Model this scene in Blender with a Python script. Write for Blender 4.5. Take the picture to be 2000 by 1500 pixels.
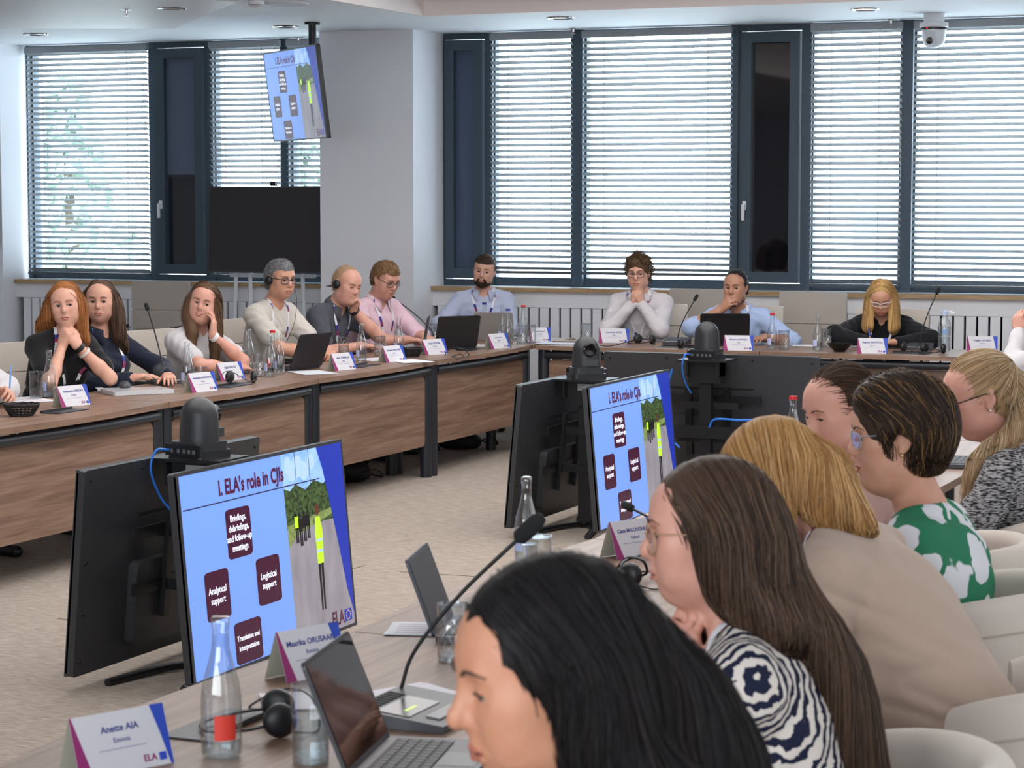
import bpy, bmesh, math, random
import numpy as np
from mathutils import Matrix, Vector
for o in list(bpy.data.objects): bpy.data.objects.remove(o)
SC = bpy.context.scene; COL = SC.collection
rnd = random.Random(7); PI = math.pi
# ---------------------------------------------------------------- camera, world, light, exposure
FPX = 4500.0; CAMH = 1.77; YAW = math.radians(22.7); PIT = math.atan(367/FPX)
cd = bpy.data.cameras.new('camera'); cam = bpy.data.objects.new('camera', cd); COL.objects.link(cam)
cam.location = (0, 0, CAMH); cam.rotation_euler = (PI/2-PIT, 0, YAW)
cd.sensor_width = 36; cd.lens = 36*FPX/2000; cd.clip_start = .1; cd.clip_end = 400
cd.dof.use_dof = True; cd.dof.focus_distance = 12.0; cd.dof.aperture_fstop = 13
SC.camera = cam
SC.view_settings.view_transform = 'Standard'; SC.view_settings.look = 'None'
SC.view_settings.gamma = 1; SC.view_settings.use_curve_mapping = False; SC.view_settings.exposure = 0.38
w = bpy.data.worlds.new('sky'); SC.world = w; w.use_nodes = True
bg = w.node_tree.nodes['Background']; bg.inputs[0].default_value = (.80, .91, 1, 1); bg.inputs[1].default_value = 10
def area(name, loc, rot, sx, sy, power, col):
    l = bpy.data.lights.new(name, 'AREA'); l.shape = 'RECTANGLE'; l.size = sx; l.size_y = sy; l.energy = power; l.color = col
    o = bpy.data.objects.new(name, l); COL.objects.link(o); o.location = loc; o.rotation_euler = rot; return o
area('coffer_light', (-4.0, 10.2, 3.38), (0, 0, 0), 5.0, 8.8, 270, (1, .97, .95))
area('rear_window_light', (-1.7, -2.92, 1.95), (PI/2, 0, 0), 6.6, 1.9, 230, (.90, .95, 1))  # added soft lamp standing in for daylight from behind the camera
area('side_window_light', (1.92, 7.0, 1.95), (PI/2, 0, PI/2), 12, 1.9, 60, (.92, .96, 1))  # added soft fill lamp along the unseen right wall, which has no opening
sun = bpy.data.lights.new('sun', 'SUN'); sun.energy = 2.0; sun.angle = math.radians(1); sun.color = (1, .96, .9)
so = bpy.data.objects.new('sun', sun); COL.objects.link(so); so.rotation_euler = (math.radians(52), 0, math.radians(155))
# ---------------------------------------------------------------- helpers
_fw = np.array([-math.sin(YAW)*math.cos(PIT), math.cos(YAW)*math.cos(PIT), -math.sin(PIT)])
_rt = np.array([math.cos(YAW), math.sin(YAW), 0.]); _up = np.cross(_rt, _fw); _C = np.array([0, 0, CAMH])
def _ray(x, y): return _fw*FPX+_rt*(x-1000)-_up*(y-750)
def atz(x, y, z): d = _ray(x, y); return _C+d*((z-CAMH)/d[2])       # photo measurement -> point of the room at height z
def aty(x, y, Y): d = _ray(x, y); return _C+d*(Y/d[1])
def proj(p):
    v = np.array(p)-_C; d = v@_fw; return (1000+FPX*(v@_rt)/d, 750-FPX*(v@_up)/d, d)
def lin(c):
    if isinstance(c, str): c = [int(c[i:i+2], 16)/255 for i in (0, 2, 4)]
    return tuple((x/12.92 if x < .04045 else ((x+.055)/1.055)**2.4) for x in c[:3])
MATS = {}
def M(name, col='808080', rough=.5, metal=0, spec=.5, noise=None, bump=None, emit=0, trans=0, coat=0, alpha=1, sheen=0, sss=0):
    """procedural principled material; noise=(scale xyz, amount, colour2) ; bump=(scale xyz, strength)"""
    if name in MATS: return MATS[name]
    m = bpy.data.materials.new(name); m.use_nodes = True; nt = m.node_tree; b = nt.nodes['Principled BSDF']
    L = lin(col); b.inputs['Base Color'].default_value = (*L, 1); b.inputs['Roughness'].default_value = rough
    b.inputs['Metallic'].default_value = metal; b.inputs['Specular IOR Level'].default_value = spec
    b.inputs['Transmission Weight'].default_value = trans; b.inputs['Coat Weight'].default_value = coat
    b.inputs['Sheen Weight'].default_value = sheen
    if sss:
        b.inputs['Subsurface Weight'].default_value = sss; b.inputs['Subsurface Radius'].default_value = (.012, .004, .002); b.inputs['Subsurface Scale'].default_value = 1
    if emit: b.inputs['Emission Color'].default_value = (*L, 1); b.inputs['Emission Strength'].default_value = emit
    def tex(sc, det=4, rgh=.55):
        tc = nt.nodes.new('ShaderNodeTexCoord'); mp = nt.nodes.new('ShaderNodeMapping'); n = nt.nodes.new('ShaderNodeTexNoise')
        mp.inputs['Scale'].default_value = sc if hasattr(sc, '__len__') else (sc, sc, sc)
        n.inputs['Scale'].default_value = 1; n.inputs['Detail'].default_value = det; n.inputs['Roughness'].default_value = rgh
        nt.links.new(tc.outputs['Object'], mp.inputs[0]); nt.links.new(mp.outputs[0], n.inputs['Vector']); return n
    if noise:
        n = tex(noise[0]); r = nt.nodes.new('ShaderNodeValToRGB'); c2 = lin(noise[2])
        r.color_ramp.elements[0].position = .5-noise[1]/2; r.color_ramp.elements[1].position = .5+noise[1]/2
        r.color_ramp.elements[0].color = (*c2, 1); r.color_ramp.elements[1].color = (*L, 1)
        nt.links.new(n.outputs['Fac'], r.inputs[0]); nt.links.new(r.outputs[0], b.inputs['Base Color'])
        if emit: nt.links.new(r.outputs[0], b.inputs['Emission Color'])
    if bump:
        n = tex(bump[0], 5); bp = nt.nodes.new('ShaderNodeBump'); bp.inputs['Strength'].default_value = bump[1]; bp.inputs['Distance'].default_value = .01
        nt.links.new(n.outputs['Fac'], bp.inputs['Height']); nt.links.new(bp.outputs[0], b.inputs['Normal'])
    MATS[name] = m; return m
def glassy(name, tint, refl=.06, rough=.02, alpha=.9):
    if name in MATS: return MATS[name]
    m = bpy.data.materials.new(name); m.use_nodes = True; nt = m.node_tree; nt.nodes.remove(nt.nodes['Principled BSDF'])
    out = nt.nodes['Material Output']; t = nt.nodes.new('ShaderNodeBsdfTransparent'); g = nt.nodes.new('ShaderNodeBsdfGlossy'); mx = nt.nodes.new('ShaderNodeMixShader')
    lw = nt.nodes.new('ShaderNodeLayerWeight'); lw.inputs['Blend'].default_value = .25
    mr = nt.nodes.new('ShaderNodeMapRange'); mr.inputs['To Min'].default_value = refl; mr.inputs['To Max'].default_value = .85
    t.inputs[0].default_value = (*tint, 1); g.inputs['Roughness'].default_value = rough
    nt.links.new(lw.outputs['Facing'], mr.inputs[0]); nt.links.new(mr.outputs[0], mx.inputs[0])
    nt.links.new(t.outputs[0], mx.inputs[1]); nt.links.new(g.outputs[0], mx.inputs[2]); nt.links.new(mx.outputs[0], out.inputs[0])
    MATS[name] = m; return m
class MB:
    """collects shapes into one mesh"""
    def __init__(s): s.v = []; s.f = []; s.m = []
    def add(s, vs, fs, mt=None, mi=0):
        o = len(s.v)
        for p in vs: s.v.append(tuple(mt @ Vector(p)) if mt is not None else tuple(p))
        for f in fs: s.f.append([o+i for i in f]); s.m.append(mi)
        return s
    def box(s, x0, x1, y0, y1, z0, z1, mt=None, mi=0):
        return s.add([(x0,y0,z0),(x1,y0,z0),(x1,y1,z0),(x0,y1,z0),(x0,y0,z1),(x1,y0,z1),(x1,y1,z1),(x0,y1,z1)],
                     [(0,3,2,1),(4,5,6,7),(0,1,5,4),(1,2,6,5),(2,3,7,6),(3,0,4,7)], mt, mi)
    def prism(s, poly, z0, z1, mt=None, mi=0, cap=True):
        n = len(poly); vs = [(x, y, z0) for x, y in poly]+[(x, y, z1) for x, y in poly]
        fs = [(i, (i+1) % n, n+(i+1) % n, n+i) for i in range(n)]
        if cap: fs += [list(range(n-1, -1, -1)), list(range(n, 2*n))]
        return s.add(vs, fs, mt, mi)
    def lathe(s, prof, n=20, mt=None, mi=0, sx=1, sy=1):
        vs = []; fs = []
        for r, z in prof:
            for i in range(n): a = 2*PI*i/n; vs.append((r*math.cos(a)*sx, r*math.sin(a)*sy, z))
        for j in range(len(prof)-1):
            for i in range(n): fs.append((j*n+i, j*n+(i+1) % n, (j+1)*n+(i+1) % n, (j+1)*n+i))
        if prof[0][0] > 1e-4: fs.append(list(range(n-1, -1, -1)))
        if prof[-1][0] > 1e-4: fs.append([(len(prof)-1)*n+i for i in range(n)])
        return s.add(vs, fs, mt, mi)
    def tube(s, pts, r, n=8, mt=None, mi=0, flat=1.0):
        P = [Vector(p) for p in pts]; vs = []; fs = []; R = r if hasattr(r, '__len__') else [r]*len(P); prev = None
        for i, p in enumerate(P):
            d = (P[min(i+1, len(P)-1)]-P[max(i-1, 0)]).normalized()
            if prev is None: a = Vector((0, 0, 1)) if abs(d.z) < .9 else Vector((1, 0, 0)); u = d.cross(a).normalized()
            else: u = (prev-d*prev.dot(d)).normalized()
            prev = u; v = d.cross(u)
            for k in range(n): a = 2*PI*k/n; vs.append(p+(u*math.cos(a)+v*math.sin(a)*flat)*R[i])
        for j in range(len(P)-1):
            for k in range(n): fs.append((j*n+k, j*n+(k+1) % n, (j+1)*n+(k+1) % n, (j+1)*n+k))
        fs.append(list(range(n-1, -1, -1))); fs.append([(len(P)-1)*n+k for k in range(n)])
        return s.add(vs, fs, mt, mi)
    def build(s, name, mats, parent=None, loc=None, rot=None, smooth=None):
        me = bpy.data.meshes.new(name); me.from_pydata(s.v, [], s.f)
        for m in (mats if isinstance(mats, (list, tuple)) else [mats]): me.materials.append(m)
        me.polygons.foreach_set('material_index', s.m); me.update()
        bm = bmesh.new(); bm.from_mesh(me); bmesh.ops.recalc_face_normals(bm, faces=bm.faces); bm.to_mesh(me); bm.free()
        if smooth is not None: me.shade_smooth() if smooth >= 180 else me.set_sharp_from_angle(angle=math.radians(smooth))
        o = bpy.data.objects.new(name, me); COL.objects.link(o)
        if parent: o.parent = parent
        if loc is not None: o.location = loc
        if rot is not None: o.rotation_euler = rot
        return o
def smo(o, ang=40):
    o.data.shade_smooth(); o.data.set_sharp_from_angle(angle=math.radians(ang)); return o
def rrect(x0, x1, y0, y1, r, n=4):
    P = []
    for cx, cy, a0 in ((x1-r, y1-r, 0), (x0+r, y1-r, PI/2), (x0+r, y0+r, PI), (x1-r, y0+r, 3*PI/2)):
        for i in range(n+1): a = a0+PI/2*i/n; P.append((cx+r*math.cos(a), cy+r*math.sin(a)))
    return P
def bez(p, n=12):
    """Catmull-Rom through points"""
    P = [Vector(q) for q in p]; P = [P[0]*2-P[1]]+P+[P[-1]*2-P[-2]]; out = []
    for i in range(1, len(P)-2):
        for k in range(n):
            t = k/n; out.append(.5*((2*P[i])+(P[i+1]-P[i-1])*t+(2*P[i-1]-5*P[i]+4*P[i+1]-P[i+2])*t*t+(3*P[i]-P[i-1]-3*P[i+1]+P[i+2])*t**3))
    return out+[P[-2]]
def T(x=0, y=0, z=0): return Matrix.Translation((x, y, z))
def RX(a): return Matrix.Rotation(a, 4, 'X')
def RY(a): return Matrix.Rotation(a, 4, 'Y')
def RZ(a): return Matrix.Rotation(a, 4, 'Z')
def empty(name, loc=(0, 0, 0), rz=0):
    o = bpy.data.objects.new(name, None); COL.objects.link(o); o.location = loc; o.rotation_euler = (0, 0, rz); o.empty_display_size = .05; return o
def tag(o, label=None, cat=None, group=None, kind=None):
    if label: o['label'] = label
    if cat: o['category'] = cat
    if group: o['group'] = group
    if kind: o['kind'] = kind
    return o
def thing(name, label, cat, loc=(0, 0, 0), rz=0, group=None): return tag(empty(name, loc, rz), label, cat, group)
def struct(o): o['kind'] = 'structure'; return o
def copy_tree(o, parent=None):
    c = o.copy(); COL.objects.link(c); c.parent = parent
    for ch in list(o.children): copy_tree(ch, c)
    return c
def text_mesh(txt, size, bold=0, align='CENTER', extrude=0):
    cu = bpy.data.curves.new('lettering', 'FONT'); cu.body = txt; cu.size = size; cu.align_x = align; cu.align_y = 'CENTER'; cu.offset = bold; cu.extrude = extrude
    cu.resolution_u = 3
    o = bpy.data.objects.new('lettering', cu); COL.objects.link(o); dg = bpy.context.evaluated_depsgraph_get(); dg.update()
    me = bpy.data.meshes.new_from_object(o.evaluated_get(dg)); bpy.data.objects.remove(o); bpy.data.curves.remove(cu); return me
def text(name, txt, size, mat, parent, mt, bold=0, align='CENTER'):
    me = text_mesh(txt, size, bold, align); me.materials.clear(); me.materials.append(mat)
    o = bpy.data.objects.new(name, me); COL.objects.link(o); o.parent = parent; o.matrix_local = mt; return o
def add_text(mb, txt, size, mt, mi=0, bold=0, align='CENTER'):
    me = text_mesh(txt, size, bold, align)
    mb.add([v.co[:] for v in me.vertices], [list(p.vertices) for p in me.polygons], mt, mi); bpy.data.meshes.remove(me)
# ---------------------------------------------------------------- materials
def wood(name, c1, c2, c3, axis):
    m = bpy.data.materials.new(name); m.use_nodes = True; nt = m.node_tree; b = nt.nodes['Principled BSDF']; b.inputs['Roughness'].default_value = .42
    tc = nt.nodes.new('ShaderNodeTexCoord'); mp = nt.nodes.new('ShaderNodeMapping'); n = nt.nodes.new('ShaderNodeTexNoise'); n2 = nt.nodes.new('ShaderNodeTexNoise'); mp2 = nt.nodes.new('ShaderNodeMapping')
    s = [26, 26, 26]; s[axis] = 1.6; mp.inputs['Scale'].default_value = s; s2 = [130, 130, 130]; s2[axis] = 6; mp2.inputs['Scale'].default_value = s2
    n.inputs['Scale'].default_value = 1; n.inputs['Detail'].default_value = 5; n.inputs['Distortion'].default_value = .9; n2.inputs['Scale'].default_value = 1; n2.inputs['Detail'].default_value = 3
    r = nt.nodes.new('ShaderNodeValToRGB'); e = r.color_ramp.elements; e[0].position = .34; e[1].position = .66; e[0].color = (*lin(c1), 1); e[1].color = (*lin(c3), 1)
    em = e.new(.5); em.color = (*lin(c2), 1)
    mx = nt.nodes.new('ShaderNodeMix'); mx.data_type = 'RGBA'; mx.blend_type = 'MULTIPLY'; mx.inputs[0].default_value = .35
    r2 = nt.nodes.new('ShaderNodeValToRGB'); r2.color_ramp.elements[0].position = .35; r2.color_ramp.elements[1].position = .6; r2.color_ramp.elements[0].color = (.45, .42, .4, 1)
    for a, c in ((mp, n), (mp2, n2)): nt.links.new(tc.outputs['Object'], a.inputs[0]); nt.links.new(a.outputs[0], c.inputs['Vector'])
    nt.links.new(n.outputs['Fac'], r.inputs[0]); nt.links.new(n2.outputs['Fac'], r2.inputs[0]); nt.links.new(r.outputs[0], mx.inputs[6]); nt.links.new(r2.outputs[0], mx.inputs[7])
    nt.links.new(mx.outputs[2], b.inputs['Base Color']); MATS[name] = m; return m
wood_y = wood('walnut laminate along y', '785e4e', '8a6e5c', '987b68', 1)
wood_x = wood('walnut laminate along x', '785e4e', '8a6e5c', '987b68', 0)
white = M('white paint', 'ecedf2', .6, bump=(220, .03)); ceilw = M('ceiling white', 'eff1f6', .7, bump=(150, .03))
frame = M('window frame anthracite', '3e4e5b', .42, noise=(90, .9, '374653')); black = M('black metal', '17181b', .38, noise=(60, .8, '121316'))
slatm = M('blind slat aluminium', '9b9fa3', .45, .15, noise=(14, .8, '93979b')); chrome = M('chrome', 'd8d9dc', .15, 1)
glass = glassy('window pane glass', (.96, .99, 1), .05)
oak = wood('oak sill', 'a88a66', 'b89a74', 'c6aa84', 0)
# ---------------------------------------------------------------- the room
def carpet():
    m = bpy.data.materials.new('beige carpet'); m.use_nodes = True; nt = m.node_tree; b = nt.nodes['Principled BSDF']; b.inputs['Roughness'].default_value = .95; b.inputs['Specular IOR Level'].default_value = .1
    tc = nt.nodes.new('ShaderNodeTexCoord'); mp = nt.nodes.new('ShaderNodeMapping'); mp.inputs['Rotation'].default_value = (0, 0, 0); mp.inputs['Scale'].default_value = (12, 130, 1)
    n = nt.nodes.new('ShaderNodeTexNoise'); n.inputs['Scale'].default_value = 1; n.inputs['Detail'].default_value = 6; n.inputs['Roughness'].default_value = .7
    r = nt.nodes.new('ShaderNodeValToRGB'); e = r.color_ramp.elements; e[0].position = .33; e[1].position = .66; e[0].color = (*lin('7f746b'), 1); e[1].color = (*lin('b8ada2'), 1)
    bp = nt.nodes.new('ShaderNodeBump'); bp.inputs['Strength'].default_value = .5; bp.inputs['Distance'].default_value = .006
    nt.links.new(tc.outputs['Object'], mp.inputs[0]); nt.links.new(mp.outputs[0], n.inputs['Vector']); nt.links.new(n.outputs['Fac'], r.inputs[0]); nt.links.new(r.outputs[0], b.inputs['Base Color'])
    nt.links.new(n.outputs['Fac'], bp.inputs['Height']); nt.links.new(bp.outputs[0], b.inputs['Normal']); return m
CZ = 3.1
fl = struct(MB().box(-13, 2.2, -3.2, 17.7, -.1, 0).build('floor', carpet()))
for i, (x, y, a) in enumerate(((-6.9, 7.1, .12), (-4.9, 9.6, 1.52), (-4.4, 9.75, .03), (-3.5, 10.6, .02), (-5.2, 8.1, .05))):   # carpet seams
    s = MB().box(-.25, .25, -.003, .003, 0, .0015).build('carpet_seam', M('dark seam', '5c554c', .9), fl); s.location = (x, y, 0); s.rotation_euler = (0, 0, a)
CX0, CX1, CY0, CY1 = -7.2, -.4, 1.0, 15.5     # coffer
cm = MB().box(-13, CX0, -3.2, 17.7, CZ, CZ+.1).box(CX1, 2.2, -3.2, 17.7, CZ, CZ+.1).box(CX0, CX1, -3.2, CY0, CZ, CZ+.1).box(CX0, CX1, CY1, 17.7, CZ, CZ+.1)
ce = struct(cm.build('ceiling', ceilw))
lip = MB()
for a in ((CX0, CX0+.03, CY0, CY1), (CX1-.03, CX1, CY0, CY1), (CX0, CX1, CY0, CY0+.03), (CX0, CX1, CY1-.03, CY1)): lip.box(*a, CZ-.015, CZ+.34)
struct(lip.build('trim_1', M('coffer lip white', 'efe6e4', .6)))
struct(MB().box(CX0, CX1, CY0, CY1, CZ+.34, CZ+.4).build('ceiling_coffer', ceilw))
def perforated(dot='8d8a90'):
    m = bpy.data.materials.new('perforated white metal'); m.use_nodes = True; nt = m.node_tree; b = nt.nodes['Principled BSDF']; b.inputs['Roughness'].default_value = .5
    tc = nt.nodes.new('ShaderNodeTexCoord'); mp = nt.nodes.new('ShaderNodeMapping'); mp.inputs['Scale'].default_value = (40, 40, 40); mp.inputs['Rotation'].default_value = (0, 0, .785)
    v = nt.nodes.new('ShaderNodeTexVoronoi'); v.inputs['Randomness'].default_value = 0; v.inputs['Scale'].default_value = 1
    r = nt.nodes.new('ShaderNodeValToRGB'); e = r.color_ramp.elements; e[0].position = .28; e[1].position = .34; e[0].color = (*lin(dot), 1); e[1].color = (*lin('ece4e4'), 1)
    nt.links.new(tc.outputs['Object'], mp.inputs[0]); nt.links.new(mp.outputs[0], v.inputs['Vector']); nt.links.new(v.outputs['Distance'], r.inputs[0]); nt.links.new(r.outputs[0], b.inputs['Base Color']); return m
perf = perforated()
for i in range(4):
    x0 = CX0+.05+i*1.68; p = MB().box(x0, x0+1.66, CY1-.9, CY1-.05, CZ+.13, CZ+.15).build('perforated_panel', perf, ce)
pl = MB().prism([(-12.9, 9), (-9.2, 9), (-7.9, 14.0), (-9.6, 16.0), (-12.9, 14.6)], CZ-.004, CZ).build('perforated_panel', perforated('cfd0d6'), ce)
struct(MB().box(-13, -12.75, -3.2, 17.7, 0, CZ).build('wall_left', white))
struct(MB().box(2.0, 2.2, -3.2, 17.7, 0, .95).box(2.0, 2.2, -3.2, 17.7, .95, CZ).build('wall_right', white))
struct(MB().box(-13, 2.2, -3.2, -3.0, 0, CZ).build('wall_rear', white))
struct(MB().box(-13, 2.2, 17.46, 17.66, 0, 1.0).build('wall_back', white))
struct(MB().box(-8.74, -7.9, 16.83, 17.66, 0, CZ).build('wall_column', white))
struct(MB().box(-13, -11.97, 17.0, 17.66, 0, CZ).build('wall_pier', white))
# unseen windows with drawn shades, added to match the rear and side lamps
shade = M('drawn translucent shade', 'eef1f5', .8)
for n_, mk in ((12, lambda a, b, c, d: (a, b, -3.0, -2.95, c, d)), (13, lambda a, b, c, d: (1.95, 2.0, a, b, c, d))):
    lo, hi = (-5.0, 1.6) if n_ == 12 else (1.0, 13.0); wf = MB(); k_ = 5 if n_ == 12 else 8
    for i in range(k_+1): x = lo+(hi-lo)*i/k_; wf.box(*mk(x-.04, x+.04, 1.0, 2.9))
    wf.box(*mk(lo, hi, .94, 1.0)).box(*mk(lo, hi, 2.9, 2.96)); wo = struct(wf.build('window_%d' % n_, frame))
    for i in range(k_): x = lo+(hi-lo)*i/k_; q_ = mk(x+.04, x+(hi-lo)/k_-.04, 1.0, 2.9); MB().box(*((q_[0], q_[1], -2.99, -2.975, q_[4], q_[5]) if n_ == 12 else (1.975, 1.99, q_[2], q_[3], q_[4], q_[5]))).build('drawn_shade', shade, wo)
# radiator covers with slats, sill
for (xa, xb) in ((-11.97, -8.74), (-7.9, 2.0)):
    rc = struct(MB().box(xa, xb, 17.20, 17.22, .875, 1.0).build('trim_radiator_cover', white))
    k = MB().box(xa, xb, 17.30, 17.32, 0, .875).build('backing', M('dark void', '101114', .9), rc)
    sl = MB().box(-.0365, .0365, -.012, .012, .02, .872).build('slat', white, rc); first = True
    n = int((xb-xa)/.0905)
    for i in range(n):
        x = xb-.045-i*.0905
        if x > -1.2 and xa > -8: continue
        o = sl if first else sl.copy()
        if not first: COL.objects.link(o)
        first = False; o.location = (x, 17.212, 0)
    struct(MB().box(xa, xb, 17.16, 17.46, 1.0, 1.035).build('trim_sill', oak))
    struct(MB().box(xa, xb, 17.215, 17.46, 1.0355, 1.037).build('trim_sill_top', M('sill top pale', 'cfd6dc', .25)))
WZ0, WZ1 = 1.037, CZ
def mull(mb, x0, x1, y0=17.44, y1=17.56): mb.box(x0, x1, y0, y1, WZ0, WZ1)
def pane_window(n, x0, x1):
    f = MB(); t = .03
    f.box(x0, x1, 17.46, 17.54, WZ0, WZ0+.07).box(x0, x1, 17.46, 17.54, WZ1-.05, WZ1).box(x0, x0+t, 17.46, 17.54, WZ0+.07, WZ1-.05).box(x1-t, x1, 17.46, 17.54, WZ0+.07, WZ1-.05)
    o = struct(f.build('window_%d' % n, frame)); MB().box(x0+t, x1-t, 17.495, 17.505, WZ0+.07, WZ1-.05).build('pane', glass, o); return o
BL = [(-11.95, -10.72), (-10.08, -9.42), (-9.33, -8.74), (-7.46, -6.77), (-6.66, -5.43), (-4.78, -4.09), (-3.98, -2.75)]
for i, (a, b) in enumerate(BL): pane_window(i+1, a-.02, b+.02)
mm = MB()
for a, b in ((-11.99, -11.95), (-9.42, -9.33), (-6.77, -6.66), (-4.09, -3.98), (-5.43, -5.36), (-2.75, -2.65)): mull(mm, a+.005, b-.005, 17.40, 17.58)
struct(mm.build('trim_mullions', frame))
def sash(n, x0, x1, fx0, fx1, inner, handle):
    f = MB().box(x0, fx0, 17.42, 17.56, WZ0, WZ1).box(fx1, x1, 17.42, 17.56, WZ0, WZ1).box(fx0, fx1, 17.42, 17.56, WZ0, WZ0+.05).box(fx0, fx1, 17.42, 17.56, WZ1-.05, WZ1)
    o = struct(f.build('window_%d' % n, frame)); t = .085
    s = MB().box(fx0+.008, fx0+t, 17.385, 17.47, WZ0+.058, WZ1-.058).box(fx1-t, fx1-.008, 17.385, 17.47, WZ0+.058, WZ1-.058).box(fx0+t, fx1-t, 17.385, 17.47, WZ0+.058, WZ0+.058+t).box(fx0+t, fx1-t, 17.385, 17.47, WZ1-.058-t, WZ1-.058)
    s.build('window_frame', frame, o)
    if inner == 'shade':
        MB().box(fx0+t, fx1-t, 17.435, 17.44, 1.95, WZ1-.14).build('roller_shade', M('roller shade blue grey', '5a6376', .8), o)
        MB().box(fx0+t, fx1-t, 17.43, 17.445, 1.93, 1.955).build('shade_bar', M('shade bar', '262b36', .5), o)
        MB().box(fx0+t, fx1-t, 17.45, 17.46, 1.18, 1.955).build('pane', M('dark tinted pane', '10141f', .06, spec=.6), o)
    elif inner == 'panel': MB().box(fx0+t, fx1-t, 17.44, 17.46, 1.18, WZ1-.14).build('panel', M('opaque panel blue grey', '43526a', .5), o)
    else: MB().box(fx0+t, fx1-t, 17.44, 17.46, 1.18, WZ1-.14).build('pane', M('dark reflecting pane', '0c0d14', .03, spec=.75), o)
    if handle is not None:
        h = MB().box(handle-.014, handle+.014, 17.372, 17.385, 1.66, 1.73).box(handle-.009, handle+.009, 17.34, 17.375, 1.685, 1.705).box(handle-.011, handle+.011, 17.335, 17.352, 1.58, 1.706)
        h.build('handle', M('white handle', 'e8e8ea', .3), o)
sash(8, -10.72, -10.08, -10.63, -10.16, 'shade', -10.585); sash(9, -7.9, -7.46, -7.88, -7.53, 'panel', None)
sash(10, -5.36, -4.78, -5.34, -4.86, 'glass', -5.30); sash(11, -2.65, -2.05, -2.63, -2.15, 'glass', None)
struct(MB().box(-2.05, 2.0, 17.44, 17.56, WZ0, WZ1).build('wall_back_far', white))
# blinds
labs = ['wide venetian blind of the leftmost window beside the white pier', 'venetian blind partly behind the hanging slide screen', 'narrow strip of venetian blind hard against the white column',
        'narrow venetian blind right of the plain dark panel, behind the bearded man', 'wide venetian blind behind the curly-haired man', 'narrow venetian blind behind the blonde woman in the black blazer', 'wide venetian blind at the right edge behind the white dome camera']
sl_cache = {}
for bi, (a, b) in enumerate(BL):
    bl = thing('venetian_blind', labs[bi], 'blind', ((a+b)/2+.02, 17.36, 1.04), 0, 'venetian blinds on the windows'); W = b-a+.02; bot = .10 if bi in (3, 4) else .035
    MB().box(-W/2, W/2, -.025, .025, 1.99, 2.045).build('headrail', slatm, bl)
    MB().box(-W/2, W/2, -.022, .022, bot, bot+.022).build('bottom_rail', M('blind bottom rail', '4a5057', .5), bl)
    s = MB(); n = 5; tilt = math.radians(-30)      # one curved slat, shared
    for i in range(n+1):
        u = -1+2*i/n; y = .025*u; z = .0045*(1-u*u); yy = y*math.cos(tilt)-z*math.sin(tilt); zz = y*math.sin(tilt)+z*math.cos(tilt)
        s.v += [(-W/2, yy, zz), (W/2, yy, zz)]
    for i in range(n): s.f.append((2*i, 2*i+1, 2*i+3, 2*i+2)); s.m.append(0)
    sl = s.build('slat', slatm, bl); sl.data.shade_smooth()
    z0 = bot+.045; cnt = int((1.985-z0)/.0475)
    for i in range(cnt+1):
        o = sl if i == 0 else sl.copy()
        if i: COL.objects.link(o)
        o.location = (0, 0, z0+i*.0475); o.rotation_euler = (math.radians(rnd.uniform(-1.2, 1.2)), 0, 0)
    cords = [-.33, .33] if W > .9 else [-.25, .25]
    for c in cords:
        m = MB().tube([(c*W*1.05, -.028, bot), (c*W*1.05, -.028, 2.0)], .0017, 5).tube([(c*W*1.05, .028, bot), (c*W*1.05, .028, 2.0)], .0017, 5)
        m.build('ladder_cord', M('cord grey', '6d7176', .7), bl)
    if bi in (0, 1, 3, 4, 5):
        x = W/2-.02; m = MB().tube(bez([(x, -.05, 2.0), (x-.01, -.05, 1.5), (x-.07, -.05, .95), (x-.05, -.05, .82), (x+.0, -.05, .8), (x+.03, -.05, .9), (x+.015, -.05, 1.4), (x+.006, -.05, 2.0)], 8), .0018, 5)
        m.build('pull_cord', M('cord pale', 'c9ccd0', .6), bl)
# outside
gm = M('pale concrete ground', 'c4c6c4', .9, noise=(.6, .8, 'b3b7b4'))
struct(MB().box(-60, 40, 17.8, 90, -1.2, -1.0).build('ground_outside', gm))
leaf = M('tree leaves', 'b3c4b4', .9, noise=(9, .9, '9fb5a4')); bark = M('bark', '6b5a4a', .9)
def tree(x, y, h, label):
    t = thing('tree', label, 'tree', (x, y, -1), 0, 'trees outside the windows'); r2 = random.Random(int(x*10))
    MB().tube([(0, 0, 0), (.1, 0, h*.4), (0, 0, h*.8)], [.16, .12, .05], 7).build('trunk', bark, t)
    c = MB()
    for i in range(900):
        a = r2.uniform(0, 2*PI); zz = r2.uniform(.22, 1); rr = h*.3*math.sqrt(r2.random())*(1.15-zz)*1.2
        q = Matrix.LocRotScale(Vector((rr*math.cos(a), rr*math.sin(a), zz*h)), Matrix.Rotation(r2.uniform(0, 6), 3, Vector((r2.random()-.5, r2.random()-.5, r2.random()-.5)).normalized()), Vector((1, 1, 1)))
        c.add([(-.2, 0, 0), (0, -.09, .03), (.22, 0, 0), (0, .09, .03)], [(0, 1, 2, 3)], q)
    c.build('foliage', leaf, t)
tree(-20.6, 31, 4.6, 'bushy tree seen through the leftmost blind'); tree(-17.8, 34, 3.6, 'smaller tree seen through the leftmost blind, right of the bushy one'); tree(-22.5, 46, 3.0, 'small distant tree seen through the blind beside the hanging screen')
hb = thing('building', 'pale building far outside the right-hand windows', 'building', (-6, 55, -1)); MB().box(-9, 12, 0, 8, 0, 3.6).build('wall', M('pale render', 'd5dae0', .9), hb)
for i in range(9): MB().box(-8+i*2.2, -6.9+i*2.2, -.06, 0, 1.2, 2.4).build('window', M('far window blue', '8da0b8', .3), hb)
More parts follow.
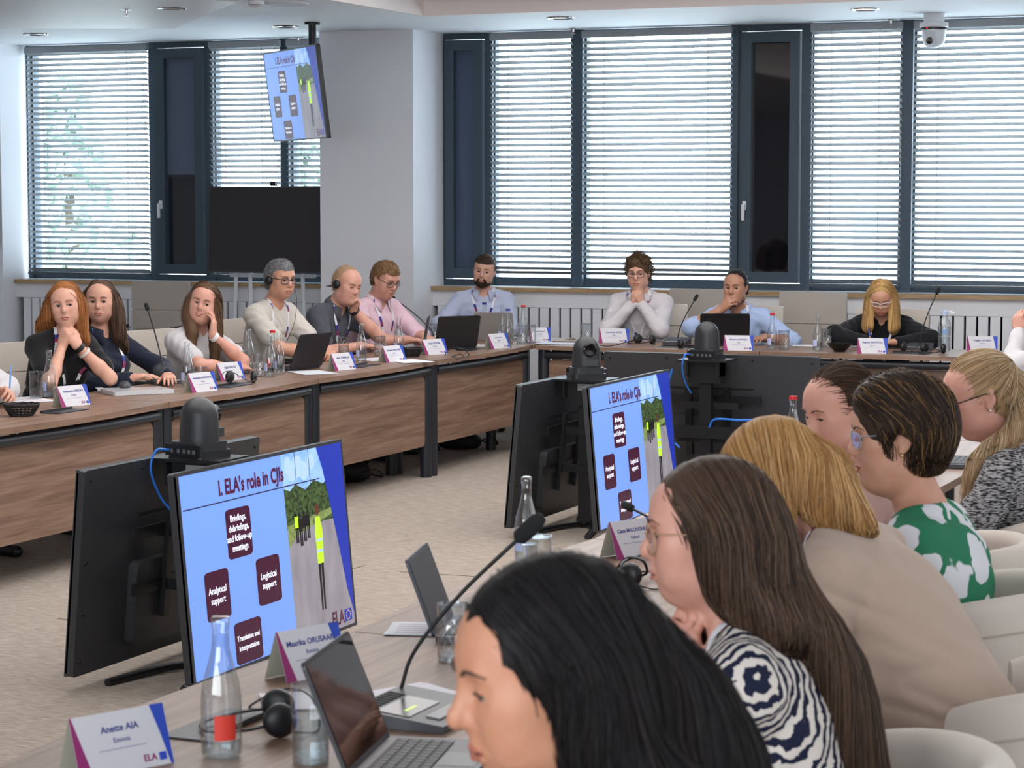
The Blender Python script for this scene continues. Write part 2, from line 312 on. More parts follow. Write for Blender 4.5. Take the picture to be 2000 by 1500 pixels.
cr = thing('shipping_container', 'blue container outside behind the right-hand blind', 'container', (-6.0, 30, -1.6)); MB().box(-1, 1.1, 0, 4, .1, 2.3).build('body', M('container blue', '8fa6d6', .6), cr)
for i in range(9): MB().box(-.98+i*.23, -.88+i*.23, -.04, 0, .15, 2.25).build('rib', M('container blue', '8fa6d6'), cr)
# ceiling fittings
def downlight(x, y, label):
    t = thing('downlight', label, 'ceiling light', (x, y, CZ-.002), 0, 'round ceiling downlights')
    smo(MB().lathe([(.105, 0), (.1, -.008), (.085, -.01), (.08, 0)], 24).build('rim', chrome, t)); MB().lathe([(.08, -.003), (.02, -.001)], 24).build('diffuser', M('downlight diffuser', 'c8c4c0', .4), t)
for p, l in (((335, 15), 'round downlight in the ceiling above the tall dark window sash on the left'), ((70, 66), 'round downlight in the ceiling nearest the left edge'), ((557, 51), 'round downlight just left of the column'), ((1095, 34), 'round downlight in the ceiling strip right of the column'), ((1690, 17), 'round downlight left of the white dome camera')):
    q = atz(*p, CZ); downlight(q[0], q[1], l)
for p, l in (((247, 18), 'small sprinkler head above the leftmost wide blind'), ((26, 90), 'small sprinkler head at the far left edge'), ((1120, 55), 'small sprinkler head above the narrow blind right of the dark panel'), ((1755, 42), 'small sprinkler head left of the white dome camera'), ((603, 75), 'small sprinkler head beside the hanging screen pole')):
    q = atz(*p, CZ); t = thing('sprinkler', l, 'sprinkler', (q[0], min(q[1], 17.3), CZ), 0, 'ceiling sprinklers')
    smo(MB().lathe([(.038, 0), (.036, -.006), (.012, -.008), (.011, -.03), (.004, -.032)], 14).build('body', chrome, t)); MB().lathe([(.02, -.045), (.02, -.048)], 12).build('deflector', chrome, t); MB().tube([(0, 0, -.03), (0, 0, -.046)], .003, 6).build('bulb', M('sprinkler red', 'b02020', .3), t)
q = atz(560, 6, CZ); t = thing('ceiling_speaker', 'large flat round speaker grille in the ceiling left of the column', 'speaker', (q[0], q[1], CZ)); smo(MB().lathe([(.15, 0), (.145, -.012), (0, -.014)], 28).build('grille', M('speaker grille', 'd2d2d6', .6), t)); MB().lathe([(.155, 0), (.15, -.006), (.14, -.007)], 28).build('rim', white, t)
q = atz(500, 2, CZ); t = thing('smoke_detector', 'white smoke detector beside the ceiling speaker', 'smoke detector', (q[0], q[1], CZ)); smo(MB().lathe([(.055, 0), (.052, -.03), (.03, -.045), (0, -.046)], 20).build('body', white, t)); MB().lathe([(.053, -.026), (.054, -.03)], 20).build('vent_ring', black, t)
# ---------------------------------------------------------------- tables
metal_bl = M('table metal blue black', '20242b', .4)
TL = 1.605
def table(label, loc, rz, wm, group='walnut conference tables'):
    t = thing('conference_table', label, 'table', loc, rz, group)
    poly = [(0, .7), (0, 0)]+[(TL*i/14, -.045*math.sin(PI*i/14)) for i in range(1, 14)]+[(TL, 0), (TL, .7)]
    MB().prism(poly, .712, .74).build('table_top', wm, t)
    b = MB().tube([(.06, .035, .675)]+[(TL*i/8, .035-.035*math.sin(PI*i/8), .675) for i in range(1, 8)]+[(TL-.06, .035, .675)], .026, 10); smo(b.build('front_beam', metal_bl, t))
    MB().prism(rrect(.085, TL-.085, .2, .645, .035), -.009, .009, T(0, .05, 0) @ RX(PI/2)).build('modesty_panel', wm, t)
    for x in (.042, TL-.042):
        for y in (.055, .30): smo(MB().lathe([(.036, 0), (.036, .712)], 18, T(x, y, 0)).build('leg', metal_bl, t))
        MB().tube([(x, .055, .665), (x, .62, .665)], .02, 8).build('side_rail', metal_bl, t)
    MB().box(TL-.20, TL-.13, -.012, -.002, .719, .733).build('maker_plate', M('grey plate', '6d7076', .4), t)
    g = MB().box(.84, 1.10, .14, .24, .7402, .744).build('cable_flap', metal_bl, t); MB().box(.84, 1.10, .235, .245, .744, .753).build('flap_lid', metal_bl, g)
    return t
LR = ['table of the left row at the left edge, under the strawberry blonde woman', 'table of the left row in front of the woman in the white T-shirt', 'table of the left row in front of the two men with headsets', 'table of the left row in front of the man in the pink shirt']
for i in range(4): table(LR[i], (-6.03, 8.35+i*1.612, 0), PI/2, wood_x)
BT = ['back table in front of the curly-haired man in the white shirt', 'back table in front of the blonde woman in the black blazer', 'back table at the right edge of the photo']
for i in range(3): table(BT[i], (-5.99+i*1.612, 14.74, 0), 0, wood_x)
ct = thing('corner_table', 'square corner table in front of the bearded man in the pale blue shirt', 'table', (-6.73, 14.81, 0)); MB().box(0, .7, 0, .80, .712, .74).build('table_top', wood_x, ct)
for x in (.05, .65): smo(MB().lathe([(.036, 0), (.036, .712)], 16, T(x, .30, 0)).build('leg', metal_bl, ct))
RR = ['right row table nearest the camera, under the nearest name card', 'right row table with the open laptop and headphones', 'right row table beyond the open laptop, under the dark-haired short-haired woman', 'right row table in front of the woman with the blonde ponytail', 'right row table farther along behind the seated women', 'farthest right row table at the right edge']
for i in range(6): table(RR[i], (-2.43, 3.22+i*1.612, 0), -PI/2, wood_x)
# ---------------------------------------------------------------- slides on screens
def em(name, c, e=1.0, noise=None): return M(name, c, .3, emit=e, noise=noise)
scr_bg = em('slide pale blue', '6f97e8', .55); scr_box = em('slide maroon', '3b0d2c', .5); scr_txt = em('slide white', 'e8eefc', .8); scr_line = em('slide dark line', '2a2340', .4); scr_title = em('slide title maroon', '4d1030', .5)
scr_blue = em('slide deep blue', '1a2f9a', .6); scr_sky = em('slide sky', '5f93dc', .7, ((9, 9, 14), .5, '9cbbe6')); scr_cloud = em('slide cloud', '9db9e4', .65); scr_tree = em('slide trees', '4a6438', .5, ((45, 45, 60), .3, '17220f')); scr_road = em('slide road', '96929a', .55, ((14, 14, 5), .6, '75727c')); scr_grass = em('slide grass', '8a9c5c', .55, ((60, 60, 60), .4, '5d6b3d'))
scr_vest = em('slide vest', 'a8e02a', .8); scr_dark = em('slide figure dark', '14151c', .3); scr_hair = em('slide figure hair', '5a3426', .4); scr_yel = em('slide star yellow', 'f2c52b', .8); scr_off = M('screen glass off', '2a272b', .4, spec=.5)
bezel = M('bezel dark grey', '4a4d53', .35, .4); backm = M('monitor back black', '36373a', .4, noise=(40, .8, '2f3033'))
def slide(scr, W, H, y, dim=False):
    """flat print of the slide shown on the screen: origin bottom left, facing -y"""
    def U(u, v): return (-W/2+u*W, v*H)
    def flat(name, polys, mat, d):
        m = MB()
        for P in polys: m.add([(U(*p)[0], y-d, U(*p)[1]) for p in P], [list(range(len(P)))])
        return m.build(name, mat, scr)
    def circ(u, v, r, n=14, sy=1): return [(u+r*math.cos(2*PI*i/n), v+r*W/H*sy*math.sin(2*PI*i/n)) for i in range(n)]
    flat('slide_background', [[(0, 0), (.61, 0), (.6, 1), (0, 1)]], scr_bg, .0004)
    flat('slide_photo_sky', [[(.6, .8), (1, .8), (1, 1), (.6, 1)]], scr_sky, .0004); flat('slide_photo_road', [[(.61, 0), (1, 0), (1, .6), (.605, .6)]], scr_road, .0004)
    flat('slide_photo_trees', [[(.605, .6), (1, .6), (1, .80), (.93, .84), (.86, .80), (.80, .83), (.74, .79), (.68, .83), (.64, .80), (.602, .82)]], scr_tree, .0006)
    flat('slide_photo_grass', [[(.607, .5), (.66, .56), (.8, .60), (.95, .64), (.95, .67), (.607, .62)]], scr_grass, .0008)
    flat('slide_photo_clouds', [circ(.66, .9, .03), circ(.70, .92, .035), circ(.74, .89, .03), circ(.79, .93, .025), circ(.64, .95, .02)], scr_cloud, .0006)
    flat('slide_photo_poles', [[(.685, .6), (.688, .6), (.688, 1), (.685, 1)], [(.775, .6), (.778, .6), (.778, 1), (.775, 1)]], scr_line, .0009)
    figs = []
    for u, v, h in ((.665, .52, .16), (.69, .5, .17), (.715, .52, .16), (.74, .53, .15)):
        figs += [[(u-.009, v), (u-.001, v), (u-.001, v+h*.5), (u-.009, v+h*.5)], [(u+.001, v), (u+.009, v), (u+.01, v+h*.5), (u+.001, v+h*.5)], [(u-.013, v+h*.45), (u+.013, v+h*.45), (u+.012, v+h*.85), (u-.012, v+h*.85)], circ(u, v+h*.93, .007, 8)]
    flat('slide_photo_figures', figs+[[(.785, .13), (.795, .13), (.8, .42), (.785, .42)], [(.802, .13), (.812, .13), (.82, .42), (.803, .42)]], scr_dark, .001)
    flat('slide_photo_vest', [[(.783, .38), (.822, .38), (.828, .56), (.815, .63), (.79, .63), (.78, .55)]], scr_vest, .0013); flat('slide_photo_far_vest', [[(.654, .6), (.676, .6), (.676, .66), (.654, .66)]], scr_vest, .0013)
    flat('slide_photo_stripes', [[(.783, .44), (.824, .44), (.825, .455), (.783, .455)], [(.784, .5), (.826, .5), (.826, .512), (.783, .512)]], scr_cloud, .0015)
    flat('slide_photo_hair', [circ(.803, .67, .014, 12, 1.4)], scr_hair, .0014)
    flat('slide_swoosh', [[(.83, 1), (1, 1), (1, .05), (.965, .2), (.935, .42), (.90, .65), (.862, .88)]], scr_blue, .0017)
    flat('slide_rule', [[(.01, .828), (.835, .828), (.835, .834), (.01, .834)]], scr_line, .0012)
    def rr(u0, u1, v0, v1, r=.02): return [(a, b) for a, b in rrect(u0, u1, v0, v1, r)]
    B = [(.24, .385, .535, .785, ['Briefings,', 'debriefings,', 'and follow-up', 'meetings']), (.393, .537, .258, .5, ['Logistical', 'support']), (.093, .23, .26, .505, ['Analytical', 'support']), (.235, .395, -.0, .215, ['Translation and', 'interpretation'])]
    flat('slide_boxes', [rr(u0, u1, max(v0, .004), v1) for u0, u1, v0, v1, _ in B], scr_box, .0010)
    for u0, u1, v0, v1, ls in B:
        for i, l in enumerate(ls):
            tx = MB(); x, z = U((u0+u1)/2, (v0+v1)/2+(len(ls)/2-.5-i)*.050); add_text(tx, l, .033*H/.7 if len(l) < 14 else .0265*H/.7, T(x, y-.0016, z) @ RX(PI/2) @ Matrix.Diagonal((.95, 1, 1, 1)), 0, .0005); tx.build('slide_lettering', scr_txt, scr)
    tt = MB(); x, z = U(.41, .897); add_text(tt, "I. ELA\u2019s role in CJIs", .074*H/.7, T(x, y-.0019, z) @ RX(PI/2) @ Matrix.Diagonal((.82, 1, 1, 1)), 0, .0026); tt.build('slide_title', scr_title, scr)
    lg = MB(); x, z = U(.885, .055); add_text(lg, 'ELA', .075*H/.7, T(x, y-.002, z) @ RX(PI/2) @ Matrix.Diagonal((.8, 1, 1, 1)), 0, .0015); lg.build('slide_logo', scr_title, scr)
    flat('slide_logo_flag', [[(.93, .025), (.98, .025), (.98, .09), (.93, .09)]], scr_blue, .0019)
    flat('slide_logo_stars', [circ(.955+.014*math.cos(i*PI/6), .0575+.014*W/H*math.sin(i*PI/6), .0022, 5) for i in range(12)], scr_yel, .0022)
def monitor(name, label, W, H, on, parts=True):
    """flat panel display, bottom centre at origin, front faces -y"""
    t = thing(name, label, 'screen')
    smo(MB().prism(rrect(-W/2, W/2, 0, H, .012), -.012, .022, RX(PI/2)).build('housing', backm, t), 30)
    b = MB(); e = .012
    for a in ((-W/2, W/2, 0, e), (-W/2, W/2, H-e, H), (-W/2, -W/2+e, e, H-e), (W/2-e, W/2, e, H-e)): b.box(a[0], a[1], -.026, -.014, a[2], a[3])
    b.build('bezel', bezel, t)
    s = MB().box(-W/2+e, W/2-e, -.0235, -.02, e, H-e).build('screen_panel', scr_bg if on else scr_off, t)
    if on: s2 = bpy.data.objects.new('screen_panel_origin', None); bpy.data.objects.remove(s2); slide(s, W-2*e, H-2*e, -.0236); [setattr(c, 'location', (0, 0, e)) for c in s.children]
    if parts:
        smo(MB().prism(rrect(-W*.24, W*.24, .06, H*.5, .03), -.05, -.012, RX(PI/2)).build('back_cover', backm, t), 30)
        for z in (H*.34, H*.62): MB().box(-.33, .33, .045, .06, z, z+.045).build('mount_rail', black, t)
        MB().box(-W*.2, W*.2, .0125, .014, H*.72, H*.735).build('vent_slot', M('vent black', '050506', .8), t)
        for x in (-.12, .12): MB().box(x-.02, x+.02, .055, .075, H*.2, H*.75).build('mount_bar', black, t)
        for x, z in ((-W*.47, H*.95), (-W*.2, H*.96), (W*.2, H*.96), (W*.47, H*.95), (-W*.47, H*.55), (W*.47, H*.55), (-W*.47, H*.07), (W*.47, H*.07), (-W*.47, H*.3), (W*.47, H*.3)): smo(MB().lathe([(.007, 0), (.006, .004), (0, .005)], 8, T(x, .012, z) @ RX(-PI/2)).build('screw', M('screw black', '060607', .5), t))
    return t
def put(o, loc, rz=0, rx=0): o.location = loc; o.rotation_euler = (rx, 0, rz); return o
MW, MH = 1.27, .75; tl = math.radians(5)
def aframe(xc, y0, l1, l2, lm, lc, camrot):
    put(monitor('floor_monitor', l1, MW, MH, False), (xc-.22, y0+MW/2, .055), -PI/2, -tl)
    put(monitor('floor_monitor', l2, MW, MH, True), (xc+.25, y0+.03+MW/2, .055), PI/2, -tl)
    mast(xc+.0, y0+.55, lm, lc, camrot)
def mast(x, y, lm, lc, camrot, rz=0):
    t = thing('camera_stand', lm, 'stand', (x, y, 0), rz, 'black camera stands')
    m = MB().tube(bez([(-.16, -.40, .012), (-.08, -.1, .02), (.08, .1, .02), (.16, .40, .012)], 4), .016, 8).tube(bez([(-.16, .40, .012), (-.08, .1, .02), (.08, -.1, .02), (.16, -.40, .012)], 4), .016, 8); m.build('foot_frame', black, t)
    MB().box(-.035, .035, -.03, .03, .02, .74).build('pole', black, t)
    b = MB().box(-.1, .1, -.05, .05, .66, .79).box(-.1, -.09, -.09, .09, .7, .79).box(.09, .1, -.09, .09, .7, .79); b.build('bracket_box', black, t)
    MB().box(-.15, .15, -.11, .11, .79, .802).build('platform', black, t)
    MB().box(-.03, .05, -.052, -.05, .74, .775).build('sticker', M('grey sticker', '9a9c9c', .6), t)
    for z in (.3, .5): MB().box(-.19, .19, -.04, -.025, z, z+.04).build('cross_bar', black, t)
    c = thing('dome_camera', lc, 'camera', (x, y, .802), camrot, 'black pan-tilt cameras on stands'); gm_ = M('camera dark grey', '2b2d31', .42, noise=(70, .8, '25272b'))
    smo(MB().prism(rrect(-.095, .095, -.085, .085, .03), 0, .028).build('base', M('camera base', '1d1f23', .35), c), 30)
    smo(MB().prism(rrect(-.085, .085, -.08, .085, .035), .028, .06).build('collar', gm_, c), 30)
    pf = [(.078, .06), (.077, .10), (.074, .15)]+[(.074*math.cos(a*PI/2/8), .15+.074*math.sin(a*PI/2/8)) for a in range(1, 9)]
    smo(MB().lathe(pf, 24, None, 0, 1.0, .92).build('head', gm_, c))
    smo(MB().lathe([(.036, 0), (.036, .02), (.03, .022), (.028, .014), (0, .012)], 20, T(0, -.058, .155) @ RX(PI/2)).build('lens', M('lens black', '0b0b0d', .1), c), 40)
    MB().box(-.045, .045, -.085, -.06, .072, .105).build('front_plate', M('camera plate', '3a3d42', .4), c)
    MB().box(-.09, .09, .084, .09, .008, .052).build('port_panel', M('port panel black', '101114', .4), c)
    for xx in (-.06, -.035, -.01, .02, .055): MB().box(xx-.007, xx+.007, .09, .0915, .02, .034).build('port', M('port grey', '5a5d62', .4), c)
    smo(MB().tube(bez([(.06, .1, .03), (.075, .15, .03), (.085, .17, -.04), (.08, .13, -.14), (.06, .09, -.2)], 6), .0045, 8).build('network_cable', M('cable blue', '1f6fd0', .4), c))
aframe(-4.37, 6.88, 'floor monitor seen from behind, nearest the camera', 'nearest floor monitor showing the blue slide', 'black stand between the two nearest floor monitors', 'black dome camera on the stand nearest the viewer, seen from behind', math.radians(165))
aframe(-4.36, 10.9, 'floor monitor seen from behind in the middle of the room, beside the farther slide', 'farther floor monitor showing the blue slide', 'black stand between the farther pair of floor monitors', 'black dome camera with its lens turned to the right', math.radians(35))
put(monitor('floor_monitor', 'floor monitor facing the back table, seen from behind with cables', 1.36, .76, False), (-4.26, 13.35, .06), PI, -tl)
mast(-4.22, 13.1, 'black stand behind the monitor that faces the back table', 'black dome camera above the back monitor, in front of the man in the blue shirt', PI*.97, PI)
cb = thing('cable_bundle', 'bright blue network cables looped on the back monitor', 'cable', (-4.2, 13.05, 0)); cbm = MATS['cable blue']
for P in ([(-.22, 0, .74), (-.26, -.02, .55), (-.27, -.02, .38), (-.16, -.03, .27)], [(.02, -.02, .40), (.06, -.03, .45), (.2, -.03, .45), (.32, -.03, .45), (.37, -.02, .40)], [(.10, -.03, .22), (.16, -.03, .23)]): smo(MB().tube(bez(P, 6), .007, 8).build('cable', cbm, cb))
for a in ((-.35, .42, .33), (-.33, .4, .02)): MB().box(a[0]-.0, a[1], .0, .05, a[2], a[2]+.07).build('bracket', black, cb)
# hanging screen, easel screen, wall screen, ceiling camera
hs = monitor('hanging_screen', 'slide screen hanging from the ceiling beside the column', 1.24, .70, True, False); hs.location = (-8.355, 15.8, 2.2); hs.rotation_euler = (math.radians(7), 0, math.radians(-43))
MB().box(-.2, .2, .02, .07, .2, .5).build('mount', black, hs); hsi = (Matrix.Translation(hs.location) @ hs.rotation_euler.to_matrix().to_4x4()).inverted()
for nm, o_ in (('ceiling_pole', MB().lathe([(.03, 2.4), (.03, CZ)], 14, T(-8.30, 15.87, 0))), ('ceiling_flange', MB().lathe([(.06, CZ-.02), (.06, CZ)], 16, T(-8.30, 15.87, 0)))): smo(o_.build(nm, black, hs)).matrix_parent_inverse = hsi
es = monitor('display_board', 'large switched-off dark screen on a white easel stand beside the column', 1.09, .72, False, False); put(es, (-9.30, 16.92, 1.13), 0, math.radians(-3))
wc = thing('webcam', 'small webcam on top of the switched-off screen', 'camera', (-9.22, 16.93, 1.852)); smo(MB().lathe([(.02, 0), (.02, .05), (.014, .055), (.012, .05)], 14, T(.02, -.0, .02) @ RY(-PI/2)).build('body', black, wc)); MB().box(-.02, .02, -.015, .02, -.0, .01).build('clip', black, wc)
ea = thing('easel_stand', 'white easel stand under the switched-off screen', 'stand', (-9.30, 17.0, 0)); wm_ = M('easel white', 'dfe3e8', .4)
for x, dx in ((-.33, -.06), (-.22, .03), (.14, -.03), (.27, .06)): MB().tube([(x+dx, .02, 0), (x, .035, 1.5)], .018, 8).build('leg', wm_, ea)
MB().box(-.4, .4, .02, .05, 1.09, 1.12).build('shelf', wm_, ea)
ws = monitor('wall_screen', 'dark framed wall screen cut by the left edge of the photo', .75, .62, False, False); put(ws, (-12.362, 16.965, 1.33), 0); 
wc = thing('ceiling_camera', 'white dome camera hanging from the ceiling at top right', 'camera', (-3.72, 16.9, CZ)); wm2 = M('camera white', 'e6e8ec', .3)
smo(MB().lathe([(.075, 0), (.075, -.06), (.105, -.065), (.105, -.095), (.1, -.1)], 24).build('mount', wm2, wc), 30); smo(MB().lathe([(.098, -.1), (.098, -.115), (.09, -.117)], 24).build('ring', M('camera ring dark', '23252a', .3), wc), 30)
smo(MB().lathe([(.088, -.117), (.086, -.17), (.075, -.215), (.05, -.24), (0, -.25)], 24).build('dome', wm2, wc)); smo(MB().lathe([(.026, 0), (.026, .02), (0, .021)], 18, T(-.012, -.07, -.2) @ RX(PI/2)).build('lens', M('lens black', '0b0b0d', .1), wc)); MB().box(-.045, .03, -.09, -.07, -.235, -.13).build('face_plate', M('camera plate pale', 'c9ccd2', .35), wc)
MB().lathe([(.004, 0), (.004, .003)], 8, T(-.03, -.099, -.108) @ RX(PI/2)).build('status_light', em('status red', 'ff2020', 2), wc)
# ---------------------------------------------------------------- chairs
cream = M('cream upholstery', 'cfc5ba', .75, bump=(300, .08), sheen=.2); greyup = M('grey beige upholstery', 'b3aaa1', .75, bump=(300, .08), sheen=.2)
def quilt_chair(name, label, mat, top=.98, group='quilted meeting chairs'):
    """front faces -y, origin on the floor under the seat centre"""
    t = thing(name, label, 'chair', (0, 0, 0), 0, group)
    smo(MB().prism(rrect(-.25, .25, -.24, .24, .04), .40, .475).build('seat', mat, t), 40)
    zs = [.50, .66, .82, top] if top > .9 else [.5, .66, top]
    bk = MB().box(-.25, .25, .0, .02, .5, top-.02, T(0, .24, 0) @ T(0, 0, 0)).build('back_shell', mat, t)
    for a, b in zip(zs[:-1], zs[1:]):
        pd = smo(MB().prism(rrect(-.255, .255, a+.002, b-.002, .018), -.022, .03, T(0, .232, 0) @ RX(PI/2)).build('back_cushion', mat, t), 40)
    for s in (-1, 1):
        smo(MB().tube(bez([(s*.28, .26, .02), (s*.28, -.25, .02), (s*.28, -.28, .06), (s*.28, -.26, .40), (s*.28, -.24, .62), (s*.28, -.20, .66), (s*.28, .2, .67)], 5), .012, 8).build('side_frame', chrome, t))
        smo(MB().prism(rrect(s*.28-.025, s*.28+.025, -.2, .16, .02), .675, .7).build('arm_pad', M('arm pad black', '1b1b1d', .5), t))
    MB().tube([(-.28, .26, .02), (.28, .26, .02)], .012, 8).build('rear_bar', chrome, t); MB().tube([(-.28, -.22, .42), (.28, -.22, .42)], .01, 8).build('seat_bar', chrome, t)
    return t
def tub_chair(name, label, group='cream tub chairs of the right row'):
    t = thing(name, label, 'chair', (0, 0, 0), 0, group); m = MB(); na = 28; prof = []
    for k in range(10): a = PI*k/9; prof.append((.295+.035*math.cos(a), .035*math.sin(a)))      # rolled rim
    vs = []; fs = []
    for i in range(na+1):
        a = -1.95+3.9*i/na; top = .87-.07*abs(a/1.95)**3; lp = [(.325, .42)]+[(r, top-.035+z) for r, z in prof]+[(.262, .42)]
        for r, z in lp: vs.append((r*math.sin(a), r*math.cos(a), z))
    n = 12
    for i in range(na):
        for k in range(n-1): fs.append((i*n+k, i*n+k+1, (i+1)*n+k+1, (i+1)*n+k))
        fs.append((i*n+n-1, i*n, (i+1)*n, (i+1)*n+n-1))
    fs += [list(range(n)), [na*n+k for k in range(n-1, -1, -1)]]
    smo(m.add(vs, fs).build('back_shell', cream, t), 50)
    sm_ = MB()
    smo(MB().prism(rrect(-.25, .25, -.27, .2, .07), .38, .48).build('seat', cream, t), 40)
    MB().tube([(.331*math.sin(-1.9+3.8*i/20), .331*math.cos(-1.9+3.8*i/20), .79-.07*abs((-1.9+3.8*i/20)/1.95)**3) for i in range(21)], .003, 6).build('piping', M('cream piping', 'b8aea3', .8), t)
    smo(MB().lathe([(.03, .06), (.03, .38)], 14).build('column', chrome, t))
    for k in range(4): a = k*PI/2+.4; MB().tube([(0, 0, .07), (.3*math.cos(a), .3*math.sin(a), .02)], [.022, .014], 8).build('foot', chrome, t)
    return t
# ---------------------------------------------------------------- people: implicit surfaces meshed with surface nets
V3 = lambda *a: np.array(a, float)
def nrm(v): v = np.asarray(v, float); return v/max(np.linalg.norm(v), 1e-9)
def rotm(axis, a):
    return np.array(Matrix.Rotation(a, 3, Vector(axis)))
class Cone:
    def __init__(s, a, b, r1, r2, k=.03, tag='skin'): s.a = V3(*a); s.b = V3(*b); s.r1 = r1; s.r2 = r2; s.k = k; s.tag = tag; s.op = 0
    def box(s): return np.minimum(s.a-s.r1, s.b-s.r2), np.maximum(s.a+s.r1, s.b+s.r2)
    def ev(s, x, y, z):
        ba = s.b-s.a; L = max(ba@ba, 1e-12); X = x-s.a[0]; Y = y-s.a[1]; Z = z-s.a[2]
        t = np.clip((X*ba[0]+Y*ba[1]+Z*ba[2])/L, 0, 1)
        return np.sqrt((X-t*ba[0])**2+(Y-t*ba[1])**2+(Z-t*ba[2])**2)-(s.r1+(s.r2-s.r1)*t)
class Ell:
    def __init__(s, c, r, R=None, k=.03, tag='skin'): s.c = V3(*c); s.r = V3(*r); s.R = np.eye(3) if R is None else np.asarray(R); s.k = k; s.tag = tag; s.op = 0
    def box(s):
        e = np.sqrt(((s.R*s.r)**2).sum(1)); return s.c-e, s.c+e
    def ev(s, x, y, z):
        X = x-s.c[0]; Y = y-s.c[1]; Z = z-s.c[2]; R = s.R; r = s.r
        u = (X*R[0,0]+Y*R[1,0]+Z*R[2,0])/r[0]; v = (X*R[0,1]+Y*R[1,1]+Z*R[2,1])/r[1]; w_ = (X*R[0,2]+Y*R[1,2]+Z*R[2,2])/r[2]
        k0 = np.sqrt(u*u+v*v+w_*w_); k1 = np.sqrt((u/r[0])**2+(v/r[1])**2+(w_/r[2])**2)+1e-9
        return k0*(k0-1)/k1
def sub(p, k=.012): p.op = 1; p.k = k; return p
def smin(a, b, k): h = np.maximum(k-np.abs(a-b), 0)/k; return np.minimum(a, b)-h*h*k*.25
def sd_eval(prims, p):
    x, y, z = p[:, 0], p[:, 1], p[:, 2]; F = np.full(len(p), 9.0)
    for q in prims:
        d = q.ev(x, y, z); F = smin(F, d, q.k) if q.op == 0 else -smin(-F, d, q.k)
    return F
def sd_proj(prims, p, off=0., it=5):
    p = np.array(p, float); e = .002
    for _ in range(it):
        d = sd_eval(prims, p)-off; g = np.stack([sd_eval(prims, p+np.eye(3)[i]*e)-sd_eval(prims, p-np.eye(3)[i]*e) for i in range(3)], 1)
        g /= np.linalg.norm(g, axis=1, keepdims=True)+1e-9; p = p-g*np.clip(d, -.03, .03)[:, None]
    return p, g
def axis(lo, hi, h, fine):
    out = [lo]; x = lo
    while x < hi:
        st = h
        for a, b, f in fine:
            if a-f <= x <= b: st = min(st, f)
            elif x < a < x+st: st = max(min(st, a-x), f)
        x += st; out.append(x)
    return np.array(out)
